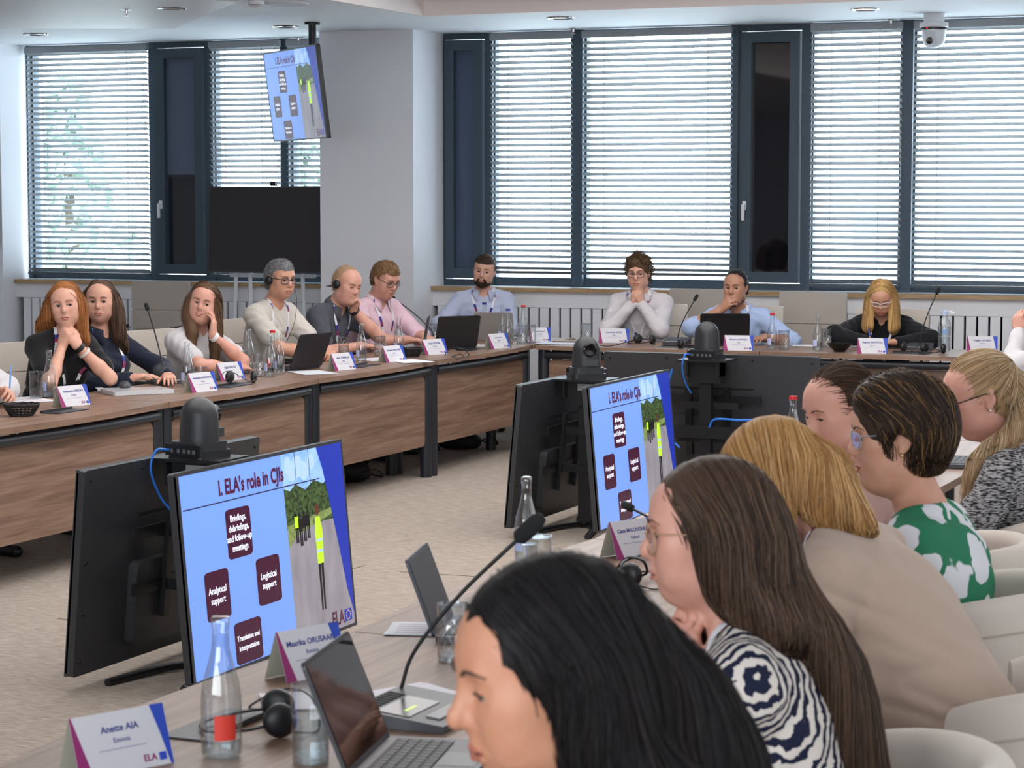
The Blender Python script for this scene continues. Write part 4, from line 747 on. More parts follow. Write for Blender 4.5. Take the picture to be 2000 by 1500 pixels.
def make_hair(I, h):
    """h: dict(style, cols, cap=(extra radii), cut=(y,z,ry,rz), chains=[[(pt, r)...]] in the yaw-only head frame, n strands, len, curl)"""
    hd, Rh, S, root, hip = I['hd'], I['Rh'], I['S'], I['root'], I['hip']; rs = np.random.RandomState(hash_s(root.name) % 997); cap = h.get('cap', .012); W = lambda p: hd+Rh@(np.array(p)*S)
    P = [Ell(W((0, -.016, .034)), np.array((.0765+cap, .098+cap, .088+cap))*S, Rh, .02), Ell(W((0, -.045, -.01)), np.array((.066+cap, .06+cap, .075+cap))*S, Rh, .03)]
    if h.get('top'): P.append(Ell(W((0, .02, .07)), np.array((.06, .07, .05+h['top']))*S, Rh, .03))
    for q in h.get('lumps', []): P.append(Ell(W(q[0]), np.array(q[1])*S, Rh, .025))
    y, z, rx, ry, rz = h.get('cut', (.125, -.045, .074, .086, .112)); cutE = sub(Ell(W((0, y, z)), np.array((rx, ry, rz))*S, Rh), h.get('cutk', .014)); P.append(cutE)
    if not h.get('ears'):
        for s in (-1, 1): P.append(sub(Ell(W((s*.088, .004, -.028)), np.array((.03, .034, .045))*S, Rh), .008))
    if h.get('nape', -.085) is not None: P.append(sub(Ell(W((0, -.03, h.get('nape', -.085)-.12)), np.array((.16, .16, .12))*S, Rh), .01))
    Hy = I['Hy']
    for ch in h.get('chains', []):
        pts = np.array([hd+Hy@(np.array(a)*S) for a, _ in ch])
        if 'shirt' in I:
            for _ in range(4):
                d = sd_eval(I['shirt'], pts); _, g = sd_proj(I['shirt'], pts, 0, 1); need = np.clip(np.array([r*S*.55 for _, r in ch])-d, 0, .05); pts = pts+g*need[:, None]
        sm_ = np.array([[*b] for b in bez([tuple(p) for p in pts], 3)]); rr_ = np.interp(np.linspace(0, len(ch)-1, len(sm_)), range(len(ch)), [r*S for _, r in ch])
        for i in range(len(sm_)-1): P.append(Cone(sm_[i], sm_[i+1], rr_[i], rr_[i+1], h.get('ck', .03)))
    near = I['near']; hm = hmats(h['cols'], h.get('rough', .42)); rs2 = rs.rand(3)*6
    def nz(x, y, z): return .0014*np.sin(x*150+rs2[0]+3*np.sin(z*14+rs2[1]))*np.sin(y*140+rs2[2]+2*np.sin(z*18))*(h.get('rough_amp', 1))
    if not h.get('skin_only'):
        v, q = mesh_sdf(P, .0075 if not near else .0055, [], nz if h['style'] != 'pony' else None, 3); o = np_mesh('hair', v, q, [hm[0]], root, hip)
    n = h.get('n', 420 if not near else 2200); Ln = h.get('len', .2); st = h.get('steps', 12 if Ln > .1 else 5)
    fl = [p for p in P]; cand = v[rs.randint(0, len(v), n*3)]; loc = (cand-hd)@Rh/S
    if h.get('roots', 'all') == 'top': cand = cand[loc[:, 2] > .0]
    cand = cand[:n]; p, g = sd_proj(P, cand, .001, 3); paths = [p]; dead = np.zeros(len(p), bool); early = dead.copy(); up = np.array((0, 0, 1.)); part = h.get('part', 0.); lift = h.get('lift', 0.)
    offs_ = rs.rand(len(p))*(.006 if near else .008)*h.get('fluff', 1); stepl = Ln/st*(.7+.6*rs.rand(len(p)))[:, None]; back = Rh@np.array((0, -1., 0)); sdw = Rh@np.array((1., 0, 0)); ph = rs.rand(len(p), 3)*6.28
    for k in range(st-1):
        loc = (p-hd)@Rh/S; flow = np.zeros_like(p)
        if h['style'] == 'down':
            flow = -up[None]*1.0+np.sign(loc[:, :1]-part)*sdw[None]*np.clip((loc[:, 2:3]-.03)*18, 0, 1.2)+back[None]*np.clip((loc[:, 2:3]-.0)*9, 0, .7)*h.get('sweep', 1.)
        elif h['style'] == 'back': flow = back[None]*1.0-up[None]*.35
        elif h['style'] == 'pony': tgt = hd+Rh@(np.array(h['tie'])*S); flow = tgt[None]-p; flow /= np.linalg.norm(flow, axis=1, keepdims=True)+1e-6
        elif h['style'] == 'fwd': flow = -back[None]*.6-up[None]*.2+sdw[None]*h.get('sidesweep', .3)
        elif h['style'] == 'curly': flow = np.sin(ph+k*np.array((1.3, 1.7, 1.1)))*1.0
        elif h['style'] == 'messy': flow = -up[None]*.5+back[None]*.4+np.sin(ph*1.0+k*.4)*.55
        flow = flow+np.sin(ph+k*.5)*h.get('wave', .06); flow -= g*(flow*g).sum(1, keepdims=True)*(1-lift); flow = flow+g*lift*.8; flow /= np.linalg.norm(flow, axis=1, keepdims=True)+1e-9
        pold = p; p = p+flow*stepl
        if not lift: p, g = sd_proj(P, p, 0.0, 2); p = p+g*offs_[:, None]
        elif h['style'] == 'curly': _, g = sd_proj(P, p, 0.0, 1)
        if k > 0 or True:
            lc_ = (p-hd)@Rh/S
            inside = cutE.ev(p[:, 0], p[:, 1], p[:, 2]) < .0075
            inside = inside | ((lc_[:, 1] > .045) & (lc_[:, 2] < .060) & (np.abs(lc_[:, 0]) < .07))
            dead = dead | inside; early = early | inside; p = np.where(dead[:, None], pold, p)
        paths.append(p)
    rad = h.get('rad', .0016 if not near else .0009)*(.7+.6*rs.rand(len(p))); ob = np.stack(paths, 1)[~early]; rad = rad[~early]; strands_mesh(ob, rad, o, hip, hm, 'hair_strands')
    I['hairprims'] = P; I['hair_obj'] = o; return o
# ---------------------------------------------------------------- things people wear
def rel(I, p): return Vector(np.asarray(p)-I['hip'])
def glasses(I, col, w=.050, hgt=.036, r=.0016, rnd_=.012, z=.003, y=.103):
    HW = I['HW']; m = M('glasses '+col, col, .3); g = MB(); lens = MB()
    for s in (-1, 1):
        lp = rrect(-w/2, w/2, -hgt/2, hgt/2, min(rnd_, hgt*.49), 5); pts = [rel(I, HW((s*.033+a, y-.012*(abs(s*.033+a)/.055)**2, z+b))) for a, b in lp]; g.tube(pts+[pts[0]], r, 6)
        lens.add(pts, [list(range(len(pts)))])
        x0 = s*(.033+w/2); g.tube([rel(I, HW(p)) for p in ((x0, y-.013, z+hgt*.3), (s*.071, y-.03, z+hgt*.32), (s*.080, .0, z+.012), (s*.079, -.018, z+.0))], r, 6)
    g.tube([rel(I, HW(p)) for p in ((-.033+w/2, y, z+.006), (0, y+.003, z+.009), (.033-w/2, y, z+.006))], r, 6)
    o = smo(g.build('glasses', m, I['root']), 180); lens.build('lenses', glassy('spectacle lens', (.97, .98, 1), .03), o)
def headset(I):
    HW = I['HW']; bm_ = M('headset black', '151619', .45); o = MB()
    o.tube(bez([rel(I, HW(p)) for p in ((.088, -.002, -.004), (.092, -.05, -.03), (.055, -.125, -.055), (0, -.145, -.06), (-.055, -.125, -.055), (-.092, -.05, -.03), (-.088, -.002, -.004))], 5), .0045, 6, None, 0, .6)
    r = smo(o.build('headset_band', bm_, I['root']), 180)
    for s in (-1, 1):
        q = Vector((0, 0, 1)).rotation_difference(Vector(I['Rh']@np.array((s, 0, 0)))).to_matrix().to_4x4()
        smo(MB().lathe([(.0, -.006), (.026, -.006), (.03, .0), (.03, .01), (.024, .02), (.012, .024), (0, .024)], 18, Matrix.Translation(rel(I, HW((s*.083, -.004, -.006)))) @ q).build('ear_pad', bm_, r), 50)
    HWc = [rel(I, HW(p)) for p in ((-.085, .02, -.03), (-.06, .1, -.10), (-.05, .11, -.25), (-.02, .08, -.38))]
    smo(MB().tube(bez(HWc, 5), .0018, 5).build('headset_cable', bm_, r), 180)
def lanyard(I, low=.30, spread=.05, badge=False, x0=.0, tail=True):
    nb, U, sd_, fw, B = I['nb'], I['U'], I['sdv'], I['fw'], I['B']; end = nb-I['Us']*low+fw*.2+sd_*x0; wm_ = [M('lanyard white', 'dfe0e6', .7), M('lanyard blue', '27348b', .7), M('lanyard plum', '8a2d5c', .7)]; par = None
    for s in (1, -1):
        c = [nb+sd_*s*.045-fw*.05+U*.055, nb+sd_*s*.075+fw*.02+U*.035, nb+sd_*s*(.07+spread*.3)+fw*.10-U*.03, nb+sd_*(s*spread+x0*.5)+fw*.17-U*(low*.5), end]
        P = np.array([[*p] for p in bez([tuple(B(p)) for p in c], 9)]); Q, g = sd_proj(I['shirt'], P, .0045, 5); d = np.gradient(Q, axis=0); w_ = np.cross(d, g); w_ /= np.linalg.norm(w_, axis=1, keepdims=True)+1e-9
        m = MB(); vs = []
        for i in range(len(Q)): vs += [rel(I, Q[i]-w_[i]*.0085), rel(I, Q[i]+w_[i]*.0085)]
        m.add(vs, [(2*i, 2*i+1, 2*i+3, 2*i+2) for i in range(len(Q)-1)]); m.m = [(1 if (i+s) % 10 in (2, 3) else 2 if (i+s) % 10 in (4, 5) else 0) for i in range(len(m.f))]
        o = m.build('lanyard', wm_, I['root']); md = o.modifiers.new('thick', 'SOLIDIFY'); md.thickness = .0015; par = par or o; last = Q[-1]; gl = g[-1]
    if badge:
        up = Vector(I['Rb']@I['Us']); fz = Vector(gl); sx = up.cross(fz).normalized(); c = rel(I, last)+fz*.012-up*.055; R = Matrix((sx, fz, up)).transposed().to_4x4(); mt = Matrix.Translation(c) @ R
        bd = MB().box(-.045, .045, -.001, .001, -.032, .032, mt).build('badge', M('badge white', 'e3e4e8', .5), par); MB().box(.03, .045, -.0016, .0016, -.032, .032, mt).build('badge_stripe', wm_[1], par)
def watch(I, s, col='1a1b1e', w=.012):
    a, E, Wt = I['AR'][s]; d = nrm(Wt-E); c = I['B'](Wt-d*.012); q = Vector((0, 0, 1)).rotation_difference(Vector(I['Rb']@d)).to_matrix().to_4x4(); r = .0305*(.9 if I['fem'] else 1.0)
    o = smo(MB().lathe([(r, -w), (r+.004, -w), (r+.004, w), (r, w), (r, -w)], 20, Matrix.Translation(rel(I, c)) @ q).build('watch', M('watch '+col, col, .4), I['root']), 40)
    MB().box(-.015, .015, r, r+.009, -.016, .016, Matrix.Translation(rel(I, c)) @ q @ RZ(.6)).build('watch_face', M('watch '+col, col, .4), o)
def beard(I, cols, dense=1.0, moust=True, low=-.118, n=900):
    """short beard: a thin coat on jaw and chin with bristles"""
    hd, Rh, S = I['hd'], I['Rh'], I['S']; W = I['HW']; H = head_prims(hd, Rh, S, I['fem'], 1.0, 1.0, .6); P = []
    for q in H[2:7]: pass
    P += [Ell(W((0, .036, -.060)), np.array((.0605, .0615, .060))*S, Rh, .02), Ell(W((0, .056, -.092)), np.array((.031, .034, .028))*S, Rh, .02)]
    for s in (-1, 1): P.append(Ell(W((s*.044, .014, -.058)), np.array((.0265, .038, .042))*S, Rh, .02))
    if moust: P.append(Cone(W((-.018, .0865, -.050)), W((.018, .0865, -.050)), .0085*S, .0085*S, .01))
    P.append(sub(Ell(W((0, .125, -.004)), np.array((.10, .10, .045))*S, Rh), .006)); P.append(sub(Ell(W((0, .10, -.0635)), np.array((.021, .03, .009))*S, Rh), .004)); P.append(sub(Ell(W((0, .02, .045)), np.array((.12, .12, .075))*S, Rh), .006))
    P.append(sub(Ell(W((0, -.09, -.05)), np.array((.12, .10, .14))*S, Rh), .006))
    hm = hmats(cols, .6); v, q = mesh_sdf(P, .0042, [], None, 1); o = np_mesh('beard', v, q, [hm[0]], I['root'], I['hip']); rs = np.random.RandomState(5)
    p, g = sd_proj(P, v[rs.randint(0, len(v), n)], 0, 2); dn = Rh@np.array((0, .25, -1.)); paths = np.stack([p+(g*.7+dn*.5+rs.randn(*p.shape)*.15)*t for t in (0, .004, .008)], 1); strands_mesh(paths, .0009, o, I['hip'], hm, 'beard_strands')
def earring(I, s, col='d8c27a', r=.005):
    o = smo(MB().lathe([(0, -r), (r*.8, -r*.6), (r, 0), (r*.8, r*.6), (0, r)], 10, Matrix.Translation(rel(I, I['HW']((s*.079, .003, -.036))))).build('earring', M('earring '+col, col, .2, .8), I['root']), 180)
# ---------------------------------------------------------------- cloth patterns
def pattern(name, kind, c1, c2, rough=.85):
    m = bpy.data.materials.new(name); m.use_nodes = True; nt = m.node_tree; b = nt.nodes['Principled BSDF']; b.inputs['Roughness'].default_value = rough; b.inputs['Specular IOR Level'].default_value = .2
    tc = nt.nodes.new('ShaderNodeTexCoord'); mp = nt.nodes.new('ShaderNodeMapping'); nt.links.new(tc.outputs['Object'], mp.inputs[0]); r = nt.nodes.new('ShaderNodeValToRGB'); e = r.color_ramp.elements; r.color_ramp.interpolation = 'LINEAR'
    if kind == 'zebra':
        t = nt.nodes.new('ShaderNodeTexWave'); t.wave_type = 'BANDS'; t.inputs['Scale'].default_value = 24; t.inputs['Distortion'].default_value = 4.2; t.inputs['Detail'].default_value = 2; t.inputs['Detail Scale'].default_value = 1.7; mp.inputs['Rotation'].default_value = (.3, .5, .9); e[0].position = .46; e[1].position = .54; out = t.outputs['Fac']
    elif kind == 'floral':
        n = nt.nodes.new('ShaderNodeTexNoise'); n.inputs['Scale'].default_value = 14; n.inputs['Detail'].default_value = 2; ad = nt.nodes.new('ShaderNodeMix'); ad.data_type = 'VECTOR'; ad.inputs[0].default_value = .09
        nt.links.new(mp.outputs[0], n.inputs['Vector']); nt.links.new(mp.outputs[0], ad.inputs[4]); nt.links.new(n.outputs['Color'], ad.inputs[5])
        t = nt.nodes.new('ShaderNodeTexVoronoi'); t.inputs['Scale'].default_value = 9.5; t.inputs['Randomness'].default_value = .75; nt.links.new(ad.outputs[1], t.inputs['Vector']); e[0].position = .46; e[1].position = .49; out = t.outputs['Distance']
    else:
        t = nt.nodes.new('ShaderNodeTexNoise'); mp.inputs['Scale'].default_value = (60, 60, 260); t.inputs['Scale'].default_value = 1; t.inputs['Detail'].default_value = 3; e[0].position = .42; e[1].position = .58; out = t.outputs['Fac']
    if kind != 'floral': nt.links.new(mp.outputs[0], t.inputs['Vector'])
    e[0].color = (*lin(c1), 1); e[1].color = (*lin(c2), 1); nt.links.new(out, r.inputs[0]); nt.links.new(r.outputs[0], b.inputs['Base Color']); MATS[name] = m; return m
def cloth(name, c, bump=.25): return M(name, c, .85, spec=.2, bump=((45, 45, 30), bump), sheen=.15)
blackT = cloth('black cotton', '17171a'); navy = cloth('navy linen', '1c2233', .4); whiteT = cloth('white cotton', 'c8c5c8'); greige = cloth('off white cotton', 'c6c0b9'); slate = cloth('slate shirt', '4b4e57', .35)
pink = cloth('pink shirt', 'dfbecb', .35); paleb = cloth('pale blue shirt', 'bcc3dc', .35); skyb = cloth('sky blue shirt', 'a9bde2', .35); whites = cloth('white shirt', 'cac6ca', .35); blazer = cloth('black blazer', '16171c'); beige = M('beige knit', 'b59f8e', .95, spec=.1, bump=((500, 500, 500), .25), sheen=.3)
zebra = pattern('zebra print', 'zebra', '1c2036', 'd5cdc4'); floral = pattern('green leaf print', 'floral', 'd9dade', '2f7a5a'); tweed = pattern('grey tweed', 'tweed', '1c1c1f', 'a7a5a6')
# ---------------------------------------------------------------- the people
def curtain(s, out=.088, fwd=0, low=-.40, r=.032, end=.012, y0=-.01): return [((s*.078, y0, .03), .026), ((s*out, y0+fwd*.2, -.08), r), ((s*(out+.005), y0+fwd*.7, -.2), r), ((s*(out-.005), y0+fwd, low), end)]
L_, R_ = 'L', 'R'
fist = dict(curl=(65, 85, 50), thumb=.9)
I = person('p1', 'woman with long strawberry blonde hair in a black T-shirt, chin on her fists', (128, 596), 1.20, 250, 207, hp=2, hr=6, lean=26, fem=True, tone='fair', lids=.6, gaze=(-22, 0), shirt=blackT, sleeve='short', neck='v', brow='9a6a45',
    arms={R_: dict(head=(.035, .075, -.205), pole=(.7, .2, -.8), fh=(-.35, .0, 1), nh=(-.6, -.6, 0), **fist), L_: dict(head=(-.045, .07, -.215), pole=(-.8, .2, -.8), fh=(.35, 0, 1), nh=(.6, -.6, 0), **fist)},
    hair=dict(style='down', cols=['a0673c', 'b97c4b', '8a5632', 'c88d5a'], cap=.011, n=900, len=.42, ears=True, nape=None, part=.0, chains=[curtain(1, .095, -.10, -.40, .038), curtain(-1, .08, -.04, -.16, .026), [((.04, -.09, 0), .05), ((.07, -.13, -.15), .055), ((.11, -.17, -.33), .04), ((.13, -.18, -.44), .012)]]))
lanyard(I, .3); watch(I, -1)
smo(MB().lathe([(.030, -.006), (.036, -.006), (.036, .006), (.030, .006), (.030, -.006)], 18, Matrix.Translation(rel(I, I['B'](I['AR'][-1][2]-nrm(I['AR'][-1][2]-I['AR'][-1][1])*.05))) @ Vector((0, 0, 1)).rotation_difference(Vector(I['Rb']@nrm(I['AR'][-1][2]-I['AR'][-1][1]))).to_matrix().to_4x4()).build('bracelet', M('pearl', 'd8cfc8', .3), I['root']), 50)
I = person('p2', 'woman with straight brown hair in a dark navy shirt behind the strawberry blonde', (196, 590), 1.19, 255, 204, hp=0, lean=6, fem=True, tone='fair', lids=.62, gaze=(-15, 0), shirt=navy, sleeve='long', neck='v', collar=True,
    arms={R_: dict(w=(.10, .40, .79), pole=(.6, -.3, -.5)), L_: dict(w=(-.16, .42, .79), pole=(-.8, -.3, -.5))},
    hair=dict(style='down', cols=['5f4a3d', '6f584a', '4e3c31'], cap=.008, n=800, len=.34, ears=False, nape=None, chains=[curtain(1, .08, -.05, -.3, .025), curtain(-1, .09, -.05, -.36, .034), [((0, -.09, 0), .05), ((0, -.12, -.15), .05), ((-.03, -.13, -.33), .02)]]))
lanyard(I, .36, badge=False); earring(I, -1)
I = person('p3', 'smiling woman in a white T-shirt leaning her temple on her hand', (397, 592), 1.15, 258, 202, hp=2, hr=-13, lean=17, fem=True, tone='pink', heavy=.4, lids=.45, smile=1, gaze=(-25, 0), shirt=whiteT, sleeve='short', neck='v', build=1.08,
    arms={L_: dict(head=(-.105, .095, -.16), pole=(-.5, .5, -.9), fh=(.12, -.15, 1), nh=(1, -.2, 0), curl=(18, 30, 25)), R_: dict(w=(-.02, .40, .775), pole=(.9, -.1, -.5), f=(-1, .2, 0), n=(0, 0, -1))},
    hair=dict(style='down', cols=['5d4532', '6e543e', '4a3627'], cap=.011, n=1000, len=.44, ears=True, nape=None, part=-.005, chains=[curtain(1, .09, .075, -.42, .036, y0=0), curtain(-1, .078, .085, -.42, .03, y0=0), [((0, -.09, 0), .05), ((0, -.12, -.15), .05), ((0, -.13, -.25), .02)]]))
watch(I, -1, 'e4e2e2'); lanyard(I, .3)
I = person('p4', 'grey-haired man with dark glasses and a headset in an off-white T-shirt', (547, 546), 1.245, 262, 246, hp=6, lean=16, tone='warm', lids=.5, gaze=(10, -4), shirt=greige, sleeve='short', neck='crew', brow='5b524b',
    arms={R_: dict(w=(.03, .53, .785), pole=(.8, -.2, -.5), f=(-.6, 1, 0), n=(-.6, 0, -.8), curl=(45, 50, 30)), L_: dict(w=(-.06, .52, .785), pole=(-.8, -.2, -.5), f=(.7, 1, .1), n=(.6, 0, -.8), curl=(40, 50, 30))},
    hair=dict(style='fwd', cols=['6f6f70', '868688', '58585a', '9b9b9c'], cap=.006, top=.012, n=900, len=.03, lift=.12, rad=.0014, nape=-.07))
glasses(I, '1d2433', .05, .034, .0024); headset(I); lanyard(I, .36)
lt = text('shirt_print', 'MARC O\u2019', .028, M('print dark', '26262a', .7), I['root'], Matrix.Translation(rel(I, sd_proj(I['shirt'], [I['B'](I['chest']-I['Us']*.06-I['sdv']*.075+I['fw']*.2)], .005, 6)[0][0])) @ Matrix.Rotation(math.radians(262+180), 4, 'Z') @ RX(PI/2-.25), .0006)
I = person('p5', 'balding man with a headset in a slate grey shirt, cheek on his fist', (677, 556), 1.185, 262, 250, hp=17, hr=-6, lean=26, tone='pink', lids=.12, heavy=.4, shirt=slate, sleeve='short', neck='v', collar=True, build=1.12, belly=.02, brow='8f7358',
    arms={L_: dict(head=(-.075, .055, -.155), pole=(-.6, .5, -.8), fh=(.25, .2, 1), nh=(1, 0, .1), curl=(40, 60, 40)), R_: dict(w=(.05, .46, .785), pole=(.9, -.1, -.6), f=(-.5, .6, 0), n=(0, 0, -1))},
    hair=dict(style='back', cols=['a5886c', '94795f'], cap=.0035, n=500, len=.012, lift=.6, rad=.0009, nape=-.065, cut=(.115, .0, .08, .105, .125)))
headset(I); watch(I, -1); lanyard(I, .36); beard(I, ['b08d74', '9a7c66'], n=300)
I = person('p6', 'man with glasses in a pink shirt looking down at his laptop', (752, 546), 1.195, 258, 250, hp=22, lean=14, tone='pink', lids=.15, heavy=1.0, jaw=1.08, shirt=pink, sleeve='elbow', neck='v', collar=True, build=1.22, belly=.05, brow='7a5c40',
    arms={R_: dict(w=(.1, .46, .79), pole=(.9, -.2, -.5), f=(-.5, 1, 0)), L_: dict(w=(-.12, .46, .79), pole=(-.9, -.2, -.5), f=(.5, 1, 0))},
    hair=dict(style='fwd', cols=['7b5e42', '8d6e4e', '634a33'], cap=.007, top=.014, n=900, len=.028, lift=.15, rad=.0014, nape=-.06))
glasses(I, '2b2622', .05, .034, .0022); lanyard(I, .36)
I = person('p7', 'bearded man in a pale blue shirt at the table corner', (946, 530), 1.195, 205, 194, hp=5, hr=-8, lean=4, tone='fair', lids=.5, gaze=(-14, -6), shirt=paleb, sleeve='long', neck='v', collar=True, build=1.08, brow='3f2f25',
    arms={R_: dict(w=(.18, .36, .77), pole=(.9, -.2, -.4)), L_: dict(w=(.02, .34, .78), pole=(-.9, -.2, -.4))},
    hair=dict(style='fwd', cols=['43342a', '544236', '33271f'], cap=.006, top=.012, n=800, len=.03, lift=.12, rad=.0014, nape=-.06))
beard(I, ['3f2d22', '54402f', '2f2119'], n=1200); lanyard(I, .32, badge=True)
I = person('p8', 'curly-haired man with glasses in a white shirt, chin on clasped hands', (1247, 533), 1.22, 186, 188, hp=8, lean=16, tone='fair', lids=.5, gaze=(-12, -4), shirt=whites, sleeve='long', neck='v', collar=True, brow='4a3828',
    arms={R_: dict(head=(.035, .085, -.215), pole=(.9, .2, -.8), fh=(-.3, -.05, 1), nh=(-1, -.3, 0), **fist), L_: dict(head=(-.035, .085, -.215), pole=(-.9, .2, -.8), fh=(.3, -.05, 1), nh=(1, -.3, 0), **fist)},
    hair=dict(style='curly', cols=['56422e', '6a5239', '45341f'], cap=.018, top=.02, n=1100, len=.06, lift=.35, rad=.0019, nape=-.07, cut=(.13, -.035, .072, .085, .1)))
glasses(I, '22262e', .05, .038, .0018); lanyard(I, .34); watch(I, -1, '6b5a40')
I = person('p9', 'dark-bearded man in a sky blue shirt with his hand over his mouth', (1437, 562), 1.125, 186, 178, hp=4, lean=20, tone='olive', lids=.5, gaze=(-15, 0), shirt=skyb, sleeve='elbow', neck='v', collar=True, build=1.1, brow='241c18',
    arms={R_: dict(head=(.075, .10, -.145), pole=(.8, .3, -.9), fh=(-.75, .1, .7), nh=(-.5, -.8, -.2), curl=(35, 45, 30), thumb=.3), L_: dict(w=(-.24, .40, .785), pole=(-.9, -.1, -.5), f=(.3, .9, 0))},
    hair=dict(style='back', cols=['26211f', '332c28', '1a1615'], cap=.009, n=800, len=.03, lift=.15, rad=.0014, nape=-.06, cut=(.13, -.035, .07, .087, .106)))
beard(I, ['2a2320', '4a423c', '1e1815'], n=1200); lanyard(I, .34)
I = person('p10', 'blonde woman with white-framed glasses in a black blazer, writing', (1722, 582), 1.075, 184, 190, hp=30, lean=22, fem=True, tone='warm', lids=.1, shirt=blazer, sleeve='long', neck='v', build=1.12, brow='7d6245',
    arms={R_: dict(w=(.06, .42, .785), pole=(.9, -.1, -.5), f=(-.7, .8, 0), n=(-.3, 0, -1), curl=(45, 45, 30)), L_: dict(w=(-.14, .42, .785), pole=(-.9, -.1, -.5), f=(.8, .6, 0))},
    hair=dict(style='down', cols=['bb9560', 'd0ad78', 'a17d4a', 'c6a169'], cap=.012, n=900, len=.24, ears=True, nape=-.15, part=-.01, chains=[curtain(1, .085, .055, -.20, .032, .014, y0=.01), curtain(-1, .085, .06, -.23, .032, .014, y0=.01)]))
glasses(I, 'd9d3d0', .052, .032, .0026); lanyard(I, .36, .035)
# right row, near
I = person('n1', 'woman with long black hair in the foreground, looking down to the left', (1072, 1322), 1.27, 98, 127, hp=10, lean=10, fem=True, tone='tan', lids=.22, nose=1.04, near=1, shirt=blackT, sleeve='long', gaze=(0, -15), legs=False, brow='3a2c26',
    hair=dict(style='down', cols=['131112', '1c1819', '0d0c0d', '241d1d'], rough=.5, cap=.014, n=3200, len=.5, steps=15, ears=True, cut=(.125, -.05, .079, .094, .128), nape=None, part=-.0, chains=[curtain(-1, .085, -.065, -.42, .045, .02, -.035), curtain(1, .09, -.04, -.42, .045, .02, -.02), [((0, -.09, 0), .07), ((0, -.125, -.15), .075), ((0, -.15, -.4), .05)]]))
earring(I, -1, 'c9a98a', .003)
I = person('n2', 'woman with long brown hair and round glasses in a zebra print blouse', (1383, 1044), 1.215, 98, 109, hp=3, lean=17, scale=1.03, fem=True, tone='pink', lids=.5, near=1, shirt=zebra, sleeve='long', neck='crew', gaze=(0, -5), brow='6d5140',
    arms={L_: dict(head=(-.02, .03, -.24), pole=(-.6, .3, -.9), fh=(.1, .25, 1), nh=(.6, -.7, 0), curl=(50, 60, 40)), R_: dict(head=(.05, .06, -.24), pole=(.6, .3, -.9), fh=(-.1, .2, 1), nh=(-.6, -.7, 0), curl=(50, 60, 40))},
    hair=dict(style='down', cols=['4a392f', '5b483b', '3b2d25', '66503f'], cap=.012, n=3200, len=.62, steps=17, ears=True, nape=None, part=.0, chains=[curtain(-1, .076, -.07, -.20, .03, .02, -.02), curtain(1, .08, -.03, -.3, .035), [((-.01, -.08, 0), .06), ((-.01, -.105, -.13), .055), ((-.02, -.16, -.26), .045), ((-.04, -.235, -.40), .034), ((-.04, -.30, -.53), .012)]]))
glasses(I, 'b08a6a', .052, .048, .0014, .024, -.002); lanyard(I, .2)
I = person('n3', 'woman with golden blonde hair bowed forward in a beige sweater', (1510, 940), 1.185, 88, 100, hp=36, lean=36, fem=True, tone='fair', lids=.1, near=2, shirt=beige, sleeve='long', neck='crew', build=1.12, hunch=.12, hipz=.54, belly=.02, arms={R_: dict(w=(.16, .58, .785), pole=(.8, -.2, -.6)), L_: dict(w=(-.10, .60, .785), pole=(-.6, -.3, -.8))},
    hair=dict(style='down', cols=['b08450', 'c99b64', '946b42', 'd8b280'], cap=.016, n=3000, len=.5, steps=15, ears=True, nape=None, part=.0, sweep=.5, chains=[curtain(-1, .095, .02, -.26, .05, .03, 0), curtain(1, .095, .03, -.26, .045, .03), [((-.02, -.10, .02), .07), ((-.05, -.14, -.07), .05), ((-.08, -.22, -.09), .01)]]))
lanyard(I, .2)
I = person('n4', 'short-haired woman with thin glasses in a green and white leaf print blouse', (1752, 852), 1.198, 92, 111, hp=6, lean=10, scale=1.10, fem=True, tone='warm', lids=.4, near=2, heavy=.5, arms={R_: dict(w=(.10, .46, .785), pole=(.2, -.5, -.8)), L_: dict(w=(-.14, .44, .785), pole=(-.6, -.4, -.7))}, shirt=floral, sleeve='elbow', neck='boat', build=1.2, brow='5d4a3c',
    hair=dict(style='down', cols=['3d3029', '4c3c30', '8f6c42', '2f2520', '3a2d26', '44362c'], cut=(.125, -.052, .082, .094, .122), cap=.02, n=3000, len=.11, steps=8, wave=.22, fluff=1.3, sweep=1.6, rad=.0013, nape=-.085, lumps=[((0, .05, .098), (.05, .04, .024)), ((0, -.01, .105), (.07, .08, .04)), ((0, -.08, .03), (.08, .055, .085))]))
glasses(I, '9aa0a8', .05, .036, .0013); earring(I, -1)
I = person('n5', 'woman with tied-back brown hair looking down, behind the short-haired woman', (1640, 800), 1.203, 96, 138, hp=18, lean=18, fem=True, tone='pink', lids=.15, near=2, shirt=cloth('rose top', 'b9958d'), sleeve='short', brow='5a4236',
    hair=dict(style='pony', tie=(0, -.11, .0), cols=['4a3529', '5a4334', '3a2920'], cap=.006, n=1200, len=.14, nape=-.07, cut=(.124, -.045, .072, .088, .110)))
I = person('n6', 'woman with a blonde ponytail and dark glasses in a grey tweed jacket', (1914, 774), 1.172, 92, 117, hp=19, lean=12, scale=1.09, fem=True, tone='pink', lids=.15, near=2, shirt=tweed, sleeve='long', build=1.1, brow='8a6d50',
    hair=dict(style='pony', tie=(-.01, -.10, .06), cols=['b3936e', 'cdb08a', '96785a', 'dec8a6'], cap=.008, n=1800, len=.16, nape=-.075, cut=(.12, -.025, .074, .088, .116), chains=[[((-.01, -.10, .045), .018), ((-.04, -.13, .01), .026), ((-.085, -.09, -.09), .026), ((-.11, -.01, -.20), .022), ((-.115, .07, -.32), .008)]]))
glasses(I, '1c1a1c', .05, .034, .0022); earring(I, -1, 'e8e4e0', .005); lanyard(I, .25)
